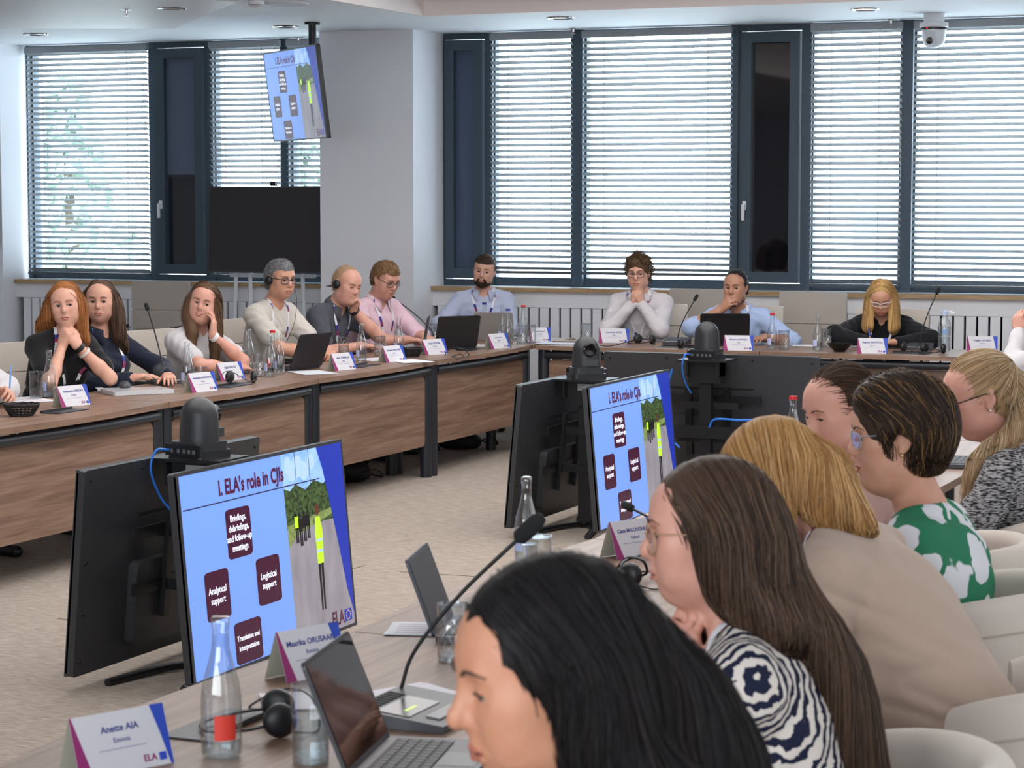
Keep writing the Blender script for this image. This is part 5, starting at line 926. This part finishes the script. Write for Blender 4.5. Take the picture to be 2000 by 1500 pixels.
hr_ = I['HW']((-.012, -.108, .062)); smo(MB().lathe([(.014, -.01), (.024, -.006), (.024, .006), (.014, .01), (.014, -.01)], 14, Matrix.Translation(rel(I, hr_)) @ Vector((0, 0, 1)).rotation_difference(Vector(I['Rh']@np.array((0, -1, .2)))).to_matrix().to_4x4()).build('hair_tie', M('hair tie black', '121214', .8), I['root']), 50)
I = person('n7', 'person at the right edge holding something up to the face, mostly out of frame', (2052, 592), 1.19, 92, 100, hp=4, lean=14, tone='pink', shirt=whiteT, sleeve='long',
    arms={L_: dict(w=(-.03, .34, 1.03), pole=(-.6, .3, -.8), f=(.1, .15, 1), n=(.8, -.5, 0), curl=(45, 55, 35)), R_: dict(w=(.14, .40, .785), pole=(.9, -.2, -.5))},
    hair=dict(style='back', cols=['4a3a2e', '5a483a'], cap=.008, n=400, len=.03, lift=.2))
I = person('p0', 'person cut off by the left edge, only a hand with a blue pen showing', (-105, 612), 1.20, 262, 250, hp=14, lean=18, tone='fair', shirt=whiteT, sleeve='long',
    arms={L_: dict(w=(-.14, .44, .80), pole=(-.9, -.2, -.5), f=(.2, 1, .2), n=(.7, 0, -.7), curl=(40, 45, 30)), R_: dict(w=(.14, .42, .785), pole=(.9, -.2, -.5))},
    hair=dict(style='back', cols=['4a3a2e', '5a483a'], cap=.008, n=300, len=.03, lift=.2))
# ---------------------------------------------------------------- chairs under the people
SEAT = dict(p0='at the left edge', p1='under the strawberry blonde woman', p2='under the woman in the navy shirt', p3='under the woman in the white T-shirt', p4='under the grey-haired man with the headset', p5='under the balding man', p6='under the man in the pink shirt', p7='under the bearded man at the corner', p8='under the curly-haired man', p9='under the man in the sky blue shirt', p10='under the blonde woman in the black blazer')
qc = quilt_chair('meeting_chair', 'x', cream); first = True
def seat_at(k, off):
    I = PEOPLE[k]; yaw = math.atan2(-I['Rb'][0, 1], I['Rb'][1, 1]); f = np.array((-math.sin(yaw), math.cos(yaw), 0)); return I['hip']-f*off, yaw
for k, l in SEAT.items():
    o = qc if first else copy_tree(qc); first = False; p, yaw = seat_at(k, .03); o.location = (p[0], p[1], 0); o.rotation_euler = (0, 0, yaw-PI); o['label'] = 'cream quilted meeting chair '+l
tc_ = tub_chair('tub_chair', 'x'); first = True
for k, l in dict(n1='nearest the camera, under the black-haired woman', n2='with its rim below the brown-haired woman in zebra print', n3='under the woman in the beige sweater', n4='behind the short-haired woman in the leaf print blouse', n5='under the woman with tied-back hair', n6='behind the woman in the tweed jacket', n7='at the right edge under the person cut off by the frame').items():
    o = tc_ if first else copy_tree(tc_); first = False; p, yaw = seat_at(k, .0); o.location = (p[0], p[1], 0); o.rotation_euler = (0, 0, yaw-PI); o['label'] = 'cream tub chair '+l; o.scale = (.88, .88, 1)
gq = quilt_chair('spare_chair', 'x', greyup, 1.06, 'spare grey quilted chairs along the windows'); first = True
for px, py, Yw, l, a in ((293, 590, 16.45, 'empty grey quilted chair by the window left of the dark screen', 8), (1572, 620, 16.5, 'empty grey quilted chair between the sky blue shirt and the blonde woman', 0), (1352, 640, 16.7, 'empty grey quilted chair behind the sky blue shirt', 0)):
    o = gq if first else copy_tree(gq); first = False; q = aty(px, py, Yw); o.location = (q[0], q[1], 0); o.rotation_euler = (0, 0, math.radians(a)); o['label'] = l
# ---------------------------------------------------------------- table things
TZ = .74
cg = glassy('clear glass', (.93, .96, .97), .09, .03); water = glassy('water', (.88, .93, .95), .08, .02); cutg = glassy('cut glass', (.86, .89, .91), .16, .12)
def on(px, py, z=TZ+.0008): q = atz(px, py, z); return (q[0], q[1], z)
def bottle(px, py, label, cap=None, fill=.25, lab='blue'):
    t = thing('water_bottle', label, 'bottle', on(px, py), 0, 'glass water bottles')
    pr = [(.0, .002), (.030, .002), (.033, .008), (.0335, .02), (.0335, .105), (.030, .13), (.020, .165), (.0145, .19), (.0135, .222), (.0155, .226), (.0155, .24), (.013, .243)]
    smo(MB().lathe(pr, 18).build('bottle_glass', cg, t), 60); smo(MB().lathe([(0, .006), (.0295, .006), (.031, .02), (.031, .02+fill*.11), (0, .02+fill*.11)], 16).build('water', water, t), 60)
    if lab: lb = MB(); n = 8; lb.add([(.0338*math.cos(a), .0338*math.sin(a), z) for z in (.035, .078) for a in [-2.6+i*.16 for i in range(n)]], [(i, i+1, n+i+1, n+i) for i in range(n-1)]); lb.build('bottle_label', M('label '+lab, {'blue': 'b9c3ea', 'red': 'd23a2c'}[lab], .5), t)
    if cap: smo(MB().lathe([(.0165, .232), (.0165, .246), (0, .248)], 16).build('cap', M('cap '+cap, {'red': 'c8202a', 'blue': '24328c'}[cap], .4), t), 50)
    return t
def tumbler(px, py, label, cut=True, fill=0, h=.125, r=.036):
    t = thing('drinking_glass', label, 'glass', on(px, py), 0, 'drinking glasses'); n = 24; m = MB(); vs = []; fs = []; rows = 9
    for j in range(rows+1):
        for i in range(n):
            a = 2*PI*i/n; rr = r*(.93+.07*j/rows)
            if cut and 0 < j < 6: rr += .0022*(1 if (i+j) % 2 else -1)
            vs.append((rr*math.cos(a), rr*math.sin(a), .002+h*j/rows))
    for j in range(rows):
        for i in range(n): fs.append((j*n+i, j*n+(i+1) % n, (j+1)*n+(i+1) % n, (j+1)*n+i))
    fs.append(list(range(n-1, -1, -1))); m.add(vs, fs).build('glass_wall', cutg if cut else cg, t)
    MB().lathe([(r*.9, .001), (r*.9, .014), (0, .014)], 20).build('glass_base', cutg, t)
    smo(MB().lathe([(r*1.0, h), (r*1.0, h+.004), (r*.94, h+.004), (r*.94, h)], 24).build('rim', cg, t), 40)
    if fill: MB().lathe([(0, .015), (r*.9, .015), (r*.92, .015+fill*h), (0, .015+fill*h)], 18).build('water', water, t)
cardw = M('card white', 'cdcdd3', .6); cardb = M('card back cream', 'c6c6b6', .6); plum = M('card plum', '8c1f66', .6); cblue = M('card blue', '2446b4', .6); ink = M('card ink blue', '2b3a86', .6); inkg = M('card ink grey', '8f93a8', .6)
def card(px, py, face, label, name, land, w=.195, h=.10):
    """folded tent card; face: direction its print looks (deg, 0 = +Y)"""
    t = thing('name_card', label, 'name card', on(px, py), math.radians(face-180), 'folded name cards'); d = .036; tl_ = math.atan2(d, h); L = math.hypot(d, h)
    F = T(0, -d, 0) @ RX(PI/2-tl_)       # local: x across, y up the card, z out towards the reader
    MB().add([(-w/2, -d, 0), (w/2, -d, 0), (w/2, 0, h), (-w/2, 0, h), (-w/2, d, 0), (w/2, d, 0)], [(4, 5, 2, 3)]).build('back_leaf', cardb, t)
    MB().box(-w/2, w/2, 0, L, -.0006, 0, F).build('front_leaf', cardw, t)
    MB().add([(-w/2, 0, .0004), (-w/2+.030, 0, .0004), (-w/2+.018, L*.45, .0004), (-w/2+.004, L, .0004), (-w/2, L, .0004)], [(0, 1, 2, 3, 4)], F).build('plum_stripe', plum, t)
    MB().add([(w/2, 0, .0004), (w/2, L, .0004), (w/2-.03, L, .0004), (w/2-.018, L*.55, .0004), (w/2-.006, 0, .0004)], [(0, 1, 2, 3, 4)], F).build('blue_stripe', cblue, t)
    for nm, tx, sz, yy, mm_, b in (('name_lettering', name, .0172 if len(name) < 16 else .0150, .72, ink, .0004), ('country_lettering', land, .0125, .53, ink, .0001)):
        if tx: text(nm, tx, sz, mm_, t, F @ T(0, L*yy, .0006), b)
        else: MB().box(-.035 if b > .0002 else -.015, .035 if b > .0002 else .015, L*yy-.004, L*yy+.004, 0, .0004, F).build('blurred_lettering', inkg, t)
    MB().box(-.05, .05, L*.385, L*.40, 0, .0005, F).build('small_print', inkg, t)
    text('logo_lettering', 'ELA', .017, plum, t, F @ T(w*.26, L*.15, .0006), .0005); MB().box(w*.36, w*.435, L*.08, L*.21, 0, .0007, F).build('logo_flag', cblue, t)
def laptop(px, py, face, label, col='2a2b2e', ang=105, w=.32, d=.22, on_scr=None):
    """origin under hinge centre; the user sits on the side the screen faces; face: direction the screen looks"""
    t = thing('laptop', label, 'laptop', on(px, py), math.radians(face-180), 'laptops on the tables'); m_ = M('laptop '+col, col, .4, .3)
    MB().prism(rrect(-w/2, w/2, -d, 0, .012), .002, .016).build('base', m_, t); kb = MB().box(-w/2+.02, w/2-.02, -d*.55, -.02, .016, .0172).build('keyboard', M('keyboard black', '121316', .6), t)
    for r in range(5):
        for c in range(12): kx = -w/2+.026+c*(w-.05)/12; ky = -.03-r*d*.1; k_ = MB().box(kx, kx+.018, ky-.014, ky, .0172, .0186).build('key', M('key black', '1d1e22', .5), kb)
    MB().box(-.05, .05, -d*.95, -d*.62, .016, .0166).build('touchpad', M('touchpad', '3a3b3f', .35), t)
    A = T(0, 0, .014) @ RX(math.radians(180-ang)-PI/2+PI/2) if False else T(0, .002, .014) @ RX(math.radians(90-ang))
    lid = MB().prism(rrect(-w/2, w/2, 0, d, .012), -.0035, .0035, A @ RX(PI/2)).build('lid', m_, t); MB().box(-w/2+.008, w/2-.008, -.0045, -.0036, .012, d-.008, A).build('screen_panel', on_scr or scr_off, t)
    return t
def mic(px, py, hpx, hpy, dY, label, face=180, console=False):
    b = on(px, py); t = thing('microphone', label, 'microphone', b, math.radians(face-180), 'gooseneck microphones'); Ri = Matrix.Rotation(-math.radians(face-180), 4, 'Z')
    root = Vector((0, .02, .04))
    if console:
        root = Vector((.09, .09, .03)); smo(MB().add([(-.12, -.1, 0), (.12, -.1, 0), (.12, .1, 0), (-.12, .1, 0), (-.12, -.1, .014), (.12, -.1, .014), (.12, .1, .034), (-.12, .1, .034)], [(0, 3, 2, 1), (4, 5, 6, 7), (0, 1, 5, 4), (1, 2, 6, 5), (2, 3, 7, 6), (3, 0, 4, 7)]).build('base', M('mic console grey', '55575b', .45), t), 30); K_ = T(0, 0, .0245) @ RX(math.atan2(.02, .2))
        MB().box(-.105, .04, -.02, .05, 0, .0012, K_).build('display', M('console display', '22252a', .2), t); MB().box(-.07, -.02, .0, .008, .0012, .0016, K_).build('display_digits', em('display green', 'a8c83a', .5), t); MB().box(-.08, .05, -.075, -.045, 0, .003, K_).build('button_bar', M('console bar', '85868a', .4), t)
        for i in range(9): MB().box(-.1+i*.017, -.09+i*.017, .06, .095, 0, .0015, K_).build('speaker_slot', M('speaker slot', '1c1d20', .7), t)
    else: MB().add([(-.085, -.06, 0), (.085, -.06, 0), (.085, .06, 0), (-.085, .06, 0), (-.085, -.06, .018), (.085, -.06, .018), (.085, .06, .045), (-.085, .06, .045)], [(0, 3, 2, 1), (4, 5, 6, 7), (0, 1, 5, 4), (1, 2, 6, 5), (2, 3, 7, 6), (3, 0, 4, 7)]).build('base', M('mic base grey', '3b3d42', .45), t)
    if not console: MB().box(-.07, .07, -.055, -.035, .0195, .022).build('button_strip', M('mic strip', 'b8b8ba', .4), t)
    h = aty(hpx, hpy, b[1]+dY); v = Ri @ Vector(h-np.array(b)); mid = Vector((v.x*.25, v.y*.25, v.z*.62)) if True else v
    L_v = v-root; P = bez([tuple(root), tuple(root+Vector((L_v.x*.12, L_v.y*.12, L_v.z*.25))), tuple(root+Vector((L_v.x*.5, L_v.y*.5, L_v.z*.62))), tuple(v)], 8); smo(MB().tube(P, .0042, 8).build('gooseneck', M('mic black', '141518', .4), t), 60)
    dr = (P[-1]-P[-4]).normalized(); q = Vector((0, 0, 1)).rotation_difference(dr).to_matrix().to_4x4(); cs_ = 1.4 if console else 1; smo(MB().lathe([(r_*cs_, z_*cs_) for r_, z_ in ((.005, -.012), (.0115, -.006), (.0125, .01), (.012, .03), (.008, .04), (0, .042))], 14, Matrix.Translation(v) @ q).build('windscreen', M('foam black', '1c1c1e', .95), t), 60)
def headphones(px, py, a, label, cable=True):
    t = thing('headphones', label, 'headphones', on(px, py), math.radians(a), 'black interpretation headphones'); bm_ = M('headset black', '151619', .45)
    smo(MB().tube(bez([(-.07, 0, .03), (-.085, .06, .02), (-.05, .13, .012), (.03, .14, .012), (.07, .07, .02), (.06, 0, .03)], 6), .005, 8, None, 0, .6).build('band', bm_, t), 60)
    for x, r in ((-.07, .3), (.06, -.4)): smo(MB().lathe([(0, -.016), (.024, -.016), (.033, -.006), (.033, .006), (.026, .014), (0, .017)], 18, T(x, -.005, .034) @ RZ(r) @ RY(PI/2)).build('ear_pad', bm_, t), 50)
    if cable: smo(MB().tube(bez([(-.07, -.03, .01), (-.03, -.08, .004), (.05, -.07, .05), (.09, -.02, .06), (.12, .05, .02), (.16, .02, .004)], 7), .0022, 6).build('cable', bm_, t), 60)
def sheet(px, py, a, label, w=.21, h=.297, col='e3e3e8', lines=True, n=2):
    t = thing('paper_sheets', label, 'paper', on(px, py), math.radians(a))
    for i in range(n): MB().box(-w/2, w/2, -h/2, h/2, .0012+.0016*i, .0022+.0016*i, RZ(.07*i)).build('sheet', M('paper '+col, col, .7), t)
    if lines:
        for i in range(5): MB().box(-w*.38, w*.3, -h*.36+i*h*.16, -h*.34+i*h*.16, .0022+.0016*(n-1), .0026+.0016*(n-1), RZ(.07*(n-1))).build('print_line', M('print plum', 'a77a96', .7), t)
def basket(px, py, label, r=.085, h=.055):
    t = thing('basket', label, 'basket', on(px, py), 0, 'black woven baskets'); bk = M('wicker black', '19191b', .55); n = 24
    MB().lathe([(0, .001), (r*.62, .001), (r*.62, .004), (0, .004)], 20).build('bottom', bk, t)
    for i in range(n): a = 2*PI*i/n; MB().tube([(r*.62*math.cos(a), r*.62*math.sin(a), .003), (r*.82*math.cos(a+.06), r*.82*math.sin(a+.06), h*.5), (r*math.cos(a), r*math.sin(a), h)], .0035, 5).build('stake', bk, t)
    for z, rr in ((.012, .68), (.024, .76), (.036, .85), (.047, .94), (h, 1.0)): smo(MB().tube([(r*rr*math.cos(2*PI*i/24), r*rr*math.sin(2*PI*i/24), z+.0015*(-1)**i) for i in range(25)], .004, 6).build('weave_ring', bk, t), 60)
def slab(px, py, a, label, name, cat, w, d, h, col, r=.008):
    t = thing(name, label, cat, on(px, py), math.radians(a)); smo(MB().prism(rrect(-w/2, w/2, -d/2, d/2, r), .001, h).build('body', M(name+' '+col, col, .35), t), 40); MB().prism(rrect(-w/2+.004, w/2-.004, -d/2+.004, d/2-.004, r*.7), h, h+.0008).build('top_face', M(name+' top '+col, col, .15), t); return t
def cable(pts, label, r=.003, col='17181b'):
    P = [Vector(p) for p in pts]; o = thing('cable', label, 'cable', P[0]); smo(MB().tube(bez([p-P[0] for p in P], 7), r, 7).build('cable_run', M('cable '+col, col, .5), o), 60)
# left row
LF = 256   # cards of the left row look towards the middle of the room
tumbler(71, 780, 'plain tall glass at the left edge of the left row', False, .25, .14); bottle(97, 776, 'water bottle beside the plain tall glass at the left edge', None, .5)
card(140, 792, LF, 'name card in front of the strawberry blonde woman', 'Aleksandra SYPECKA', 'Poland'); basket(42, 812, 'black woven basket at the left edge of the table')
sheet(50, 782, 60, 'printed sheets under the plain glass at the left edge'); t = thing('napkin_box', 'white porcelain napkin box behind the first bottle', 'napkin box', on(127, 764), .6)
MB().box(-.05, .05, -.04, .04, 0, .05).build('box', M('porcelain', 'dcdcd8', .3), t)
for i in range(5): MB().add([(-.04, -.02+i*.01, .05), (.04, -.02+i*.01, .05), (.035, -.018+i*.01, .068+.004*(i % 2)), (-.035, -.022+i*.01, .07)], [(0, 1, 2, 3)]).build('napkin', M('napkin white', 'eeeeee', .8), t)
t = thing('coffee_cup', 'white porcelain cup left of the napkin box', 'cup', on(68, 764)); smo(MB().lathe([(.0, .002), (.026, .002), (.036, .03), (.038, .07), (.035, .07), (.03, .01), (0, .008)], 20).build('cup', M('porcelain', 'dcdcd8'), t), 60); smo(MB().tube(bez([(-.036, 0, .055), (-.06, 0, .05), (-.058, 0, .025), (-.034, 0, .02)], 5), .005, 8).build('handle', M('porcelain', 'dcdcd8'), t), 60)
lp = slab(268, 768, 52, 'closed silver laptop under the computer mouse', 'closed_laptop', 'laptop', .33, .23, .022, 'c4c6ca', .014)
t = thing('computer_mouse', 'dark grey computer mouse on the closed silver laptop', 'mouse', (*on(243, 757, .763)[:2], .763), .6); v_, q_ = mesh_sdf([Ell((0, 0, .008), (.033, .055, .028), None), sub(Ell((0, 0, -.05), (.2, .2, .05), None), .004)], .004); np_mesh('mouse_shell', v_, q_, [M('mouse grey', '3c3e43', .4)], t, (0, 0, 0)); MB().box(-.004, .004, .025, .045, .026, .034).build('scroll_wheel', black, t)
slab(213, 757, 40, 'black phone beside the closed silver laptop', 'phone', 'phone', .075, .15, .009, '1b1c20'); sheet(228, 760, 35, 'white sheets under the black phone', .21, .28, 'e8e8ee', False); slab(305, 742, 45, 'brown notebook behind the closed silver laptop', 'notebook', 'notebook', .13, .19, .012, '7a6650')
mic(322, 749, 288, 603, .2, 'gooseneck microphone between the navy shirt and the white T-shirt', 232)
bottle(366, 755, 'half-full bottle at the microphone base on the left row', None, .35); tumbler(391, 742, 'short cut-glass tumbler behind the second name card', True, 0, .07, .04)
card(392, 764, LF, 'name card overlapping the bottle, left of the headphones', 'Aleksandra RANSTINA', 'Latvia'); card(447, 742, LF, 'name card behind the headphones in front of the white T-shirt', 'Ligija KRUZE', 'Latvia')
headphones(470, 748, 200, 'headphones lying on the left row table beside a name card')
tumbler(478, 728, 'cut glass left in the cluster beside the open dark laptop', True); tumbler(503, 735, 'cut glass right in the cluster beside the open dark laptop', True)
bottle(486, 722, 'bottle behind the two cut glasses', None, .3); bottle(527, 736, 'front bottle of the cluster beside the open dark laptop', None, .3); bottle(533, 727, 'red-capped bottle of the cluster beside the dark laptop', 'red', .3, 'red'); bottle(545, 731, 'right-hand bottle of the cluster touching the dark laptop', None, .4)
laptop(596, 722, 82, 'dark open laptop of the grey-haired man, seen from behind', '2c2d33', 112)
mic(628, 700, 532, 626, .15, 'gooseneck microphone reaching over the dark laptop', 240)
card(667, 722, LF, 'name card right of the open dark laptop', 'Ineta ZVIRBULE', 'Latvia'); sheet(610, 728, 50, 'glossy sheet lying before the dark laptop', .21, .297, 'cfd2da', False, 1)
tumbler(671, 697, 'half-full glass before the clasped hands', False, .45); bottle(706, 708, 'bottle before the balding man', None, .35); sheet(735, 703, 55, 'booklet between the bottle and the name card', .2, .26, 'dfe0ea', True)
card(766, 706, LF, 'name card in front of the balding man', 'Sylwester NADOLSKI', 'Poland'); tumbler(742, 695, 'cut glass in front of the balding man', True); bottle(779, 692, 'bottle in front of the pink shirt', None, .35)
basket(803, 697, 'black woven basket in front of the pink shirt', .075); sheet(800, 706, 50, 'white sheets under the basket', .2, .28, 'e6e6ec', False)
laptop(826, 686, 112, 'thin dark laptop in front of the pink shirt, seen edge-on', '26272b', 100); mic(852, 672, 770, 583, .0, 'gooseneck microphone rising right of the pink shirt', 240); tumbler(846, 668, 'cut glass behind the microphone at the pink shirt', True)
card(846, 692, 246, 'name card in front of the pink shirt', 'Rafa\u0142 STROJEK', 'Poland')
laptop(890, 682, 52, 'dark laptop in front of the bearded man, seen from behind', '2b2b2d', 105); laptop(966, 665, 15, 'silver laptop right of the bearded man, seen from behind', '9c9a97', 108, .28, .2)
slab(924, 676, 0, 'white oval plate between the two laptops', 'plate', 'plate', .2, .12, .012, 'e4e4e6', .055)
cable([on(868, 694, .75), on(878, 682, .79), on(892, 678, .81), on(908, 684, .79), on(916, 694, .75), on(905, 699, .746)], 'black cable looped before the bearded man\u2019s laptop'); cable([on(882, 697, .746), on(898, 692, .76), on(906, 697, .75), on(893, 701, .746), on(886, 696, .75)], 'coiled black cable beside the name card of the pink shirt')
card(971, 680, 250, 'small angled name card at the table corner', '', '', .19)
bottle(992, 672, 'blue-capped bottle at the table corner', 'blue', .3); bottle(981, 668, 'bottle behind the blue-capped one at the corner', None, .3); bottle(1022, 662, 'red-capped bottle behind the cut glasses at the corner', 'red', .3); tumbler(1018, 671, 'left cut glass of the pair at the table corner', True); tumbler(1037, 670, 'right cut glass of the pair at the table corner', True); card(1055, 667, 200, 'name card half hidden behind the pair of cut glasses', '', '', .15)
bottle(946, 656, 'bottle between the two laptops at the corner', 'blue', .3)
# back table
sheet(1092, 671, 0, 'papers on the back table left of the curly-haired man', .3, .21, 'd5dce8', False); slab(1108, 669, 5, 'brown notebook on the papers of the back table', 'notebook', 'notebook', .2, .1, .012, '6b5648'); tumbler(1144, 667, 'cut glass left of the curly-haired man', True)
card(1200, 669, 190, 'name card in front of the curly-haired man', 'Leonardo SCIFO', 'Italy', .215); headphones(1258, 672, 160, 'headphones in front of the curly-haired man', False); mic(1322, 672, 1357, 585, .1, 'gooseneck microphone between the curly-haired man and the sky blue shirt'); headphones(1348, 681, 30, 'headphones left of the dark tablet')
cable([on(1157, 672, .745), on(1190, 676, .746), on(1225, 668, .80), on(1262, 662, .82), on(1280, 672, .76)], 'thin black headphone cable across the back table')
laptop(1415, 676, 20, 'dark tablet in front of the sky blue shirt, seen from behind', '1a1b1e', 105, .34, .22); card(1443, 684, 190, 'name card in front of the sky blue shirt', 'Roberto PORCELLI', 'Italy', .2)
bottle(1508, 683, 'red-capped bottle right of the sky blue shirt', 'red', .35); tumbler(1531, 683, 'tall cut glass beside the red-capped bottle', True); sheet(1568, 676, 20, 'folded napkin beside the tall cut glass', .14, .12, 'e8e9ee', False, 3)
bottle(1597, 686, 'open bottle left of the black glass bowl', None, .4); tumbler(1613, 679, 'cut glass left of the blonde woman', True)
t = thing('bowl', 'black faceted glass bowl left of the blonde woman', 'bowl', on(1640, 687)); smo(MB().lathe([(0, .002), (.035, .002), (.045, .012), (.088, .055), (.084, .056), (.042, .018), (0, .01)], 12).build('bowl_wall', M('black glass', '121316', .08), t), 20); MB().lathe([(.084, .0545), (.089, .0545), (.089, .058), (.084, .058)], 12).build('rim', M('black glass', '121316'), t)
card(1704, 690, 190, 'name card in front of the blonde woman', 'Rigenia IAKOVOU', 'Cyprus'); slab(1680, 675, 10, 'black phone before the blonde woman', 'phone', 'phone', .15, .075, .01, '15161a')
t = thing('pen', 'blue and orange pen in the blonde woman\u2019s hand', 'pen', on(1700, 672, .78)); MB().tube([(0, 0, .005), (-.01, .02, .05)], .004, 8).build('orange_half', M('pen orange', 'd98a20', .4), t); MB().tube([(-.01, .02, .05), (-.025, .045, .10)], .004, 8).build('blue_half', M('pen blue', '2a3fa8', .4), t)
headphones(1747, 687, 10, 'headphones right of the blonde woman\u2019s name card', False); mic(1795, 683, 1830, 572, .1, 'gooseneck microphone right of the blonde woman'); headphones(1822, 690, 170, 'headphones lying on the microphone base by the plastic bottle')
t = thing('plastic_bottle', 'large clear plastic water bottle on the back table', 'bottle', on(1844, 687)); smo(MB().lathe([(0, .002), (.036, .004), (.042, .02), (.041, .1), (.043, .17), (.038, .2), (.016, .23), (.016, .245)], 20).build('bottle_wall', cg, t), 60); MB().lathe([(0, .006), (.038, .01), (.038, .1), (0, .1)], 16).build('water', water, t); MB().lathe([(.018, .243), (.018, .268), (.01, .272), (.01, .28), (0, .28)], 14).build('cap', M('sport cap', 'b9cdea', .3), t); MB().box(-.05, -.012, -.004, .004, .262, .272, RY(.3)).build('tear_strip', M('cap white', 'e6ecf2', .4), t); MB().lathe([(.0432, .11), (.0442, .165)], 16).build('bottle_label', glassy('film label', (.9, .93, 1), .1), t); MB().box(.0, .02, -.0455, -.0445, .12, .15).build('label_mark', M('label sky', '7aa6dc', .5), t)
card(1918, 686, 190, 'name card at the right end of the back table behind the ponytail', 'Angela LIOVERI', 'Cyprus', .2)
# right row, near
card(228, 1500, 246, 'nearest name card at the bottom left', 'Anette AIA', 'Estonia', .20, .105); card(600, 1318, 250, 'name card before the nearest slide monitor', 'Maarika ORUSAAR', 'Estonia', .18, .105); card(1232, 1085, 245, 'name card beside the farther slide monitor', 'Ciara McLOUGHLIN', 'Ireland', .18, .105)
b = bottle(433, 1478, 'large clear bottle with a red label in the foreground', None, .12, 'red'); b.scale = (1.12, 1.12, 1.08); b.rotation_euler = (0, 0, 1.2)
headphones(540, 1425, 120, 'black headphones behind the foreground bottle'); tumbler(607, 1488, 'glass of water left of the foreground laptop', False, .5, .14); sheet(560, 1372, 30, 'white leaflet with a small flag behind the headphones', .1, .16, 'e6e2ea', False)
laptop(722, 1492, 282, 'open laptop with a dark glossy screen in the foreground', '3a3b3f', 112, .31, .215, M('glossy dark screen', '0a0b0d', .04, spec=.9))
sheet(832, 1372, 60, 'blank white sheet right of the laptops', .21, .297, 'e4e3ea', False); slab(965, 1420, 20, 'black phone at the elbow of the black-haired woman', 'phone', 'phone', .075, .15, .012, '17181c')
mic(825, 1400, 1020, 1045, .12, 'foreground gooseneck microphone slanting to the right', 270, True); sheet(825, 1230, 15, 'folded map leaflet on the near table', .16, .16, 'd5dbe2', True); tumbler(885, 1290, 'cut glass beyond the blank sheet', True)
laptop(868, 1235, 285, 'dark tablet standing beyond the map leaflet', '3f434b', 110, .28, .19); bottle(1028, 1098, 'bottle behind the foreground microphone head', None, .3); tumbler(1052, 1140, 'plain glass behind the black hair', False)
mic(1322, 1068, 1232, 992, .1, 'gooseneck microphone before the woman with round glasses', 270); headphones(1268, 1142, 60, 'black headphones with coiled cable under the woman with round glasses'); cable([on(1205, 1110, .75), on(1225, 1090, .79), on(1255, 1095, .80), on(1262, 1120, .76), on(1225, 1125, .76), on(1215, 1100, .79), on(1250, 1085, .78)], 'coiled black cable before the woman with round glasses', .004)
bottle(1548, 895, 'bottle with a red cap between the heads of the right row', 'red', .3); laptop(1835, 905, 275, 'laptop in front of the woman with the ponytail', '3a3b3f', 110); slab(1800, 890, 0, 'black tablet beyond the short-haired woman', 'tablet', 'tablet', .2, .14, .01, '141518')
t = thing('pen', 'light blue pen held up at the left edge', 'pen', (*(PEOPLE['p0']['B'](PEOPLE['p0']['AR'][-1][2]+np.array((.02, .08, .01)))),)); MB().tube([(0, 0, -.01), (.012, .0, .13)], .0045, 8).build('barrel', M('pen light blue', '7fb0e6', .3), t); MB().tube([(.012, 0, .13), (.0125, 0, .14)], .003, 8).build('tip', M('pen light blue', '7fb0e6'), t)
# bags under the left row
for px, py, l, s_ in ((705, 925, 'black bag on the carpet under the table of the two men with headsets', 1.0), (935, 862, 'black bag with a looped strap under the table of the pink shirt', .8)):
    q = atz(px, py, .06); t = thing('bag', l, 'bag', (q[0]-.17, q[1], 0), .4, 'black bags under the tables'); v_, q_ = mesh_sdf([Ell((0, 0, .075*s_), (.2*s_, .12*s_, .085*s_), None), Ell((.1*s_, .02, .05), (.12*s_, .09, .055), None), sub(Ell((0, 0, -.3), (.9, .9, .302), None), .01)], .012, (), wrinkle(.004, 5)); np_mesh('bag_body', v_, q_, [M('bag black', '17171a', .7)], t, (0, 0, 0)); smo(MB().tube(bez([(.12, -.05, .05), (.25, -.1, .09), (.28, .02, .03), (.15, .06, .06)], 6), .009, 6, None, 0, .4).build('strap', M('bag black', '17171a'), t), 60)
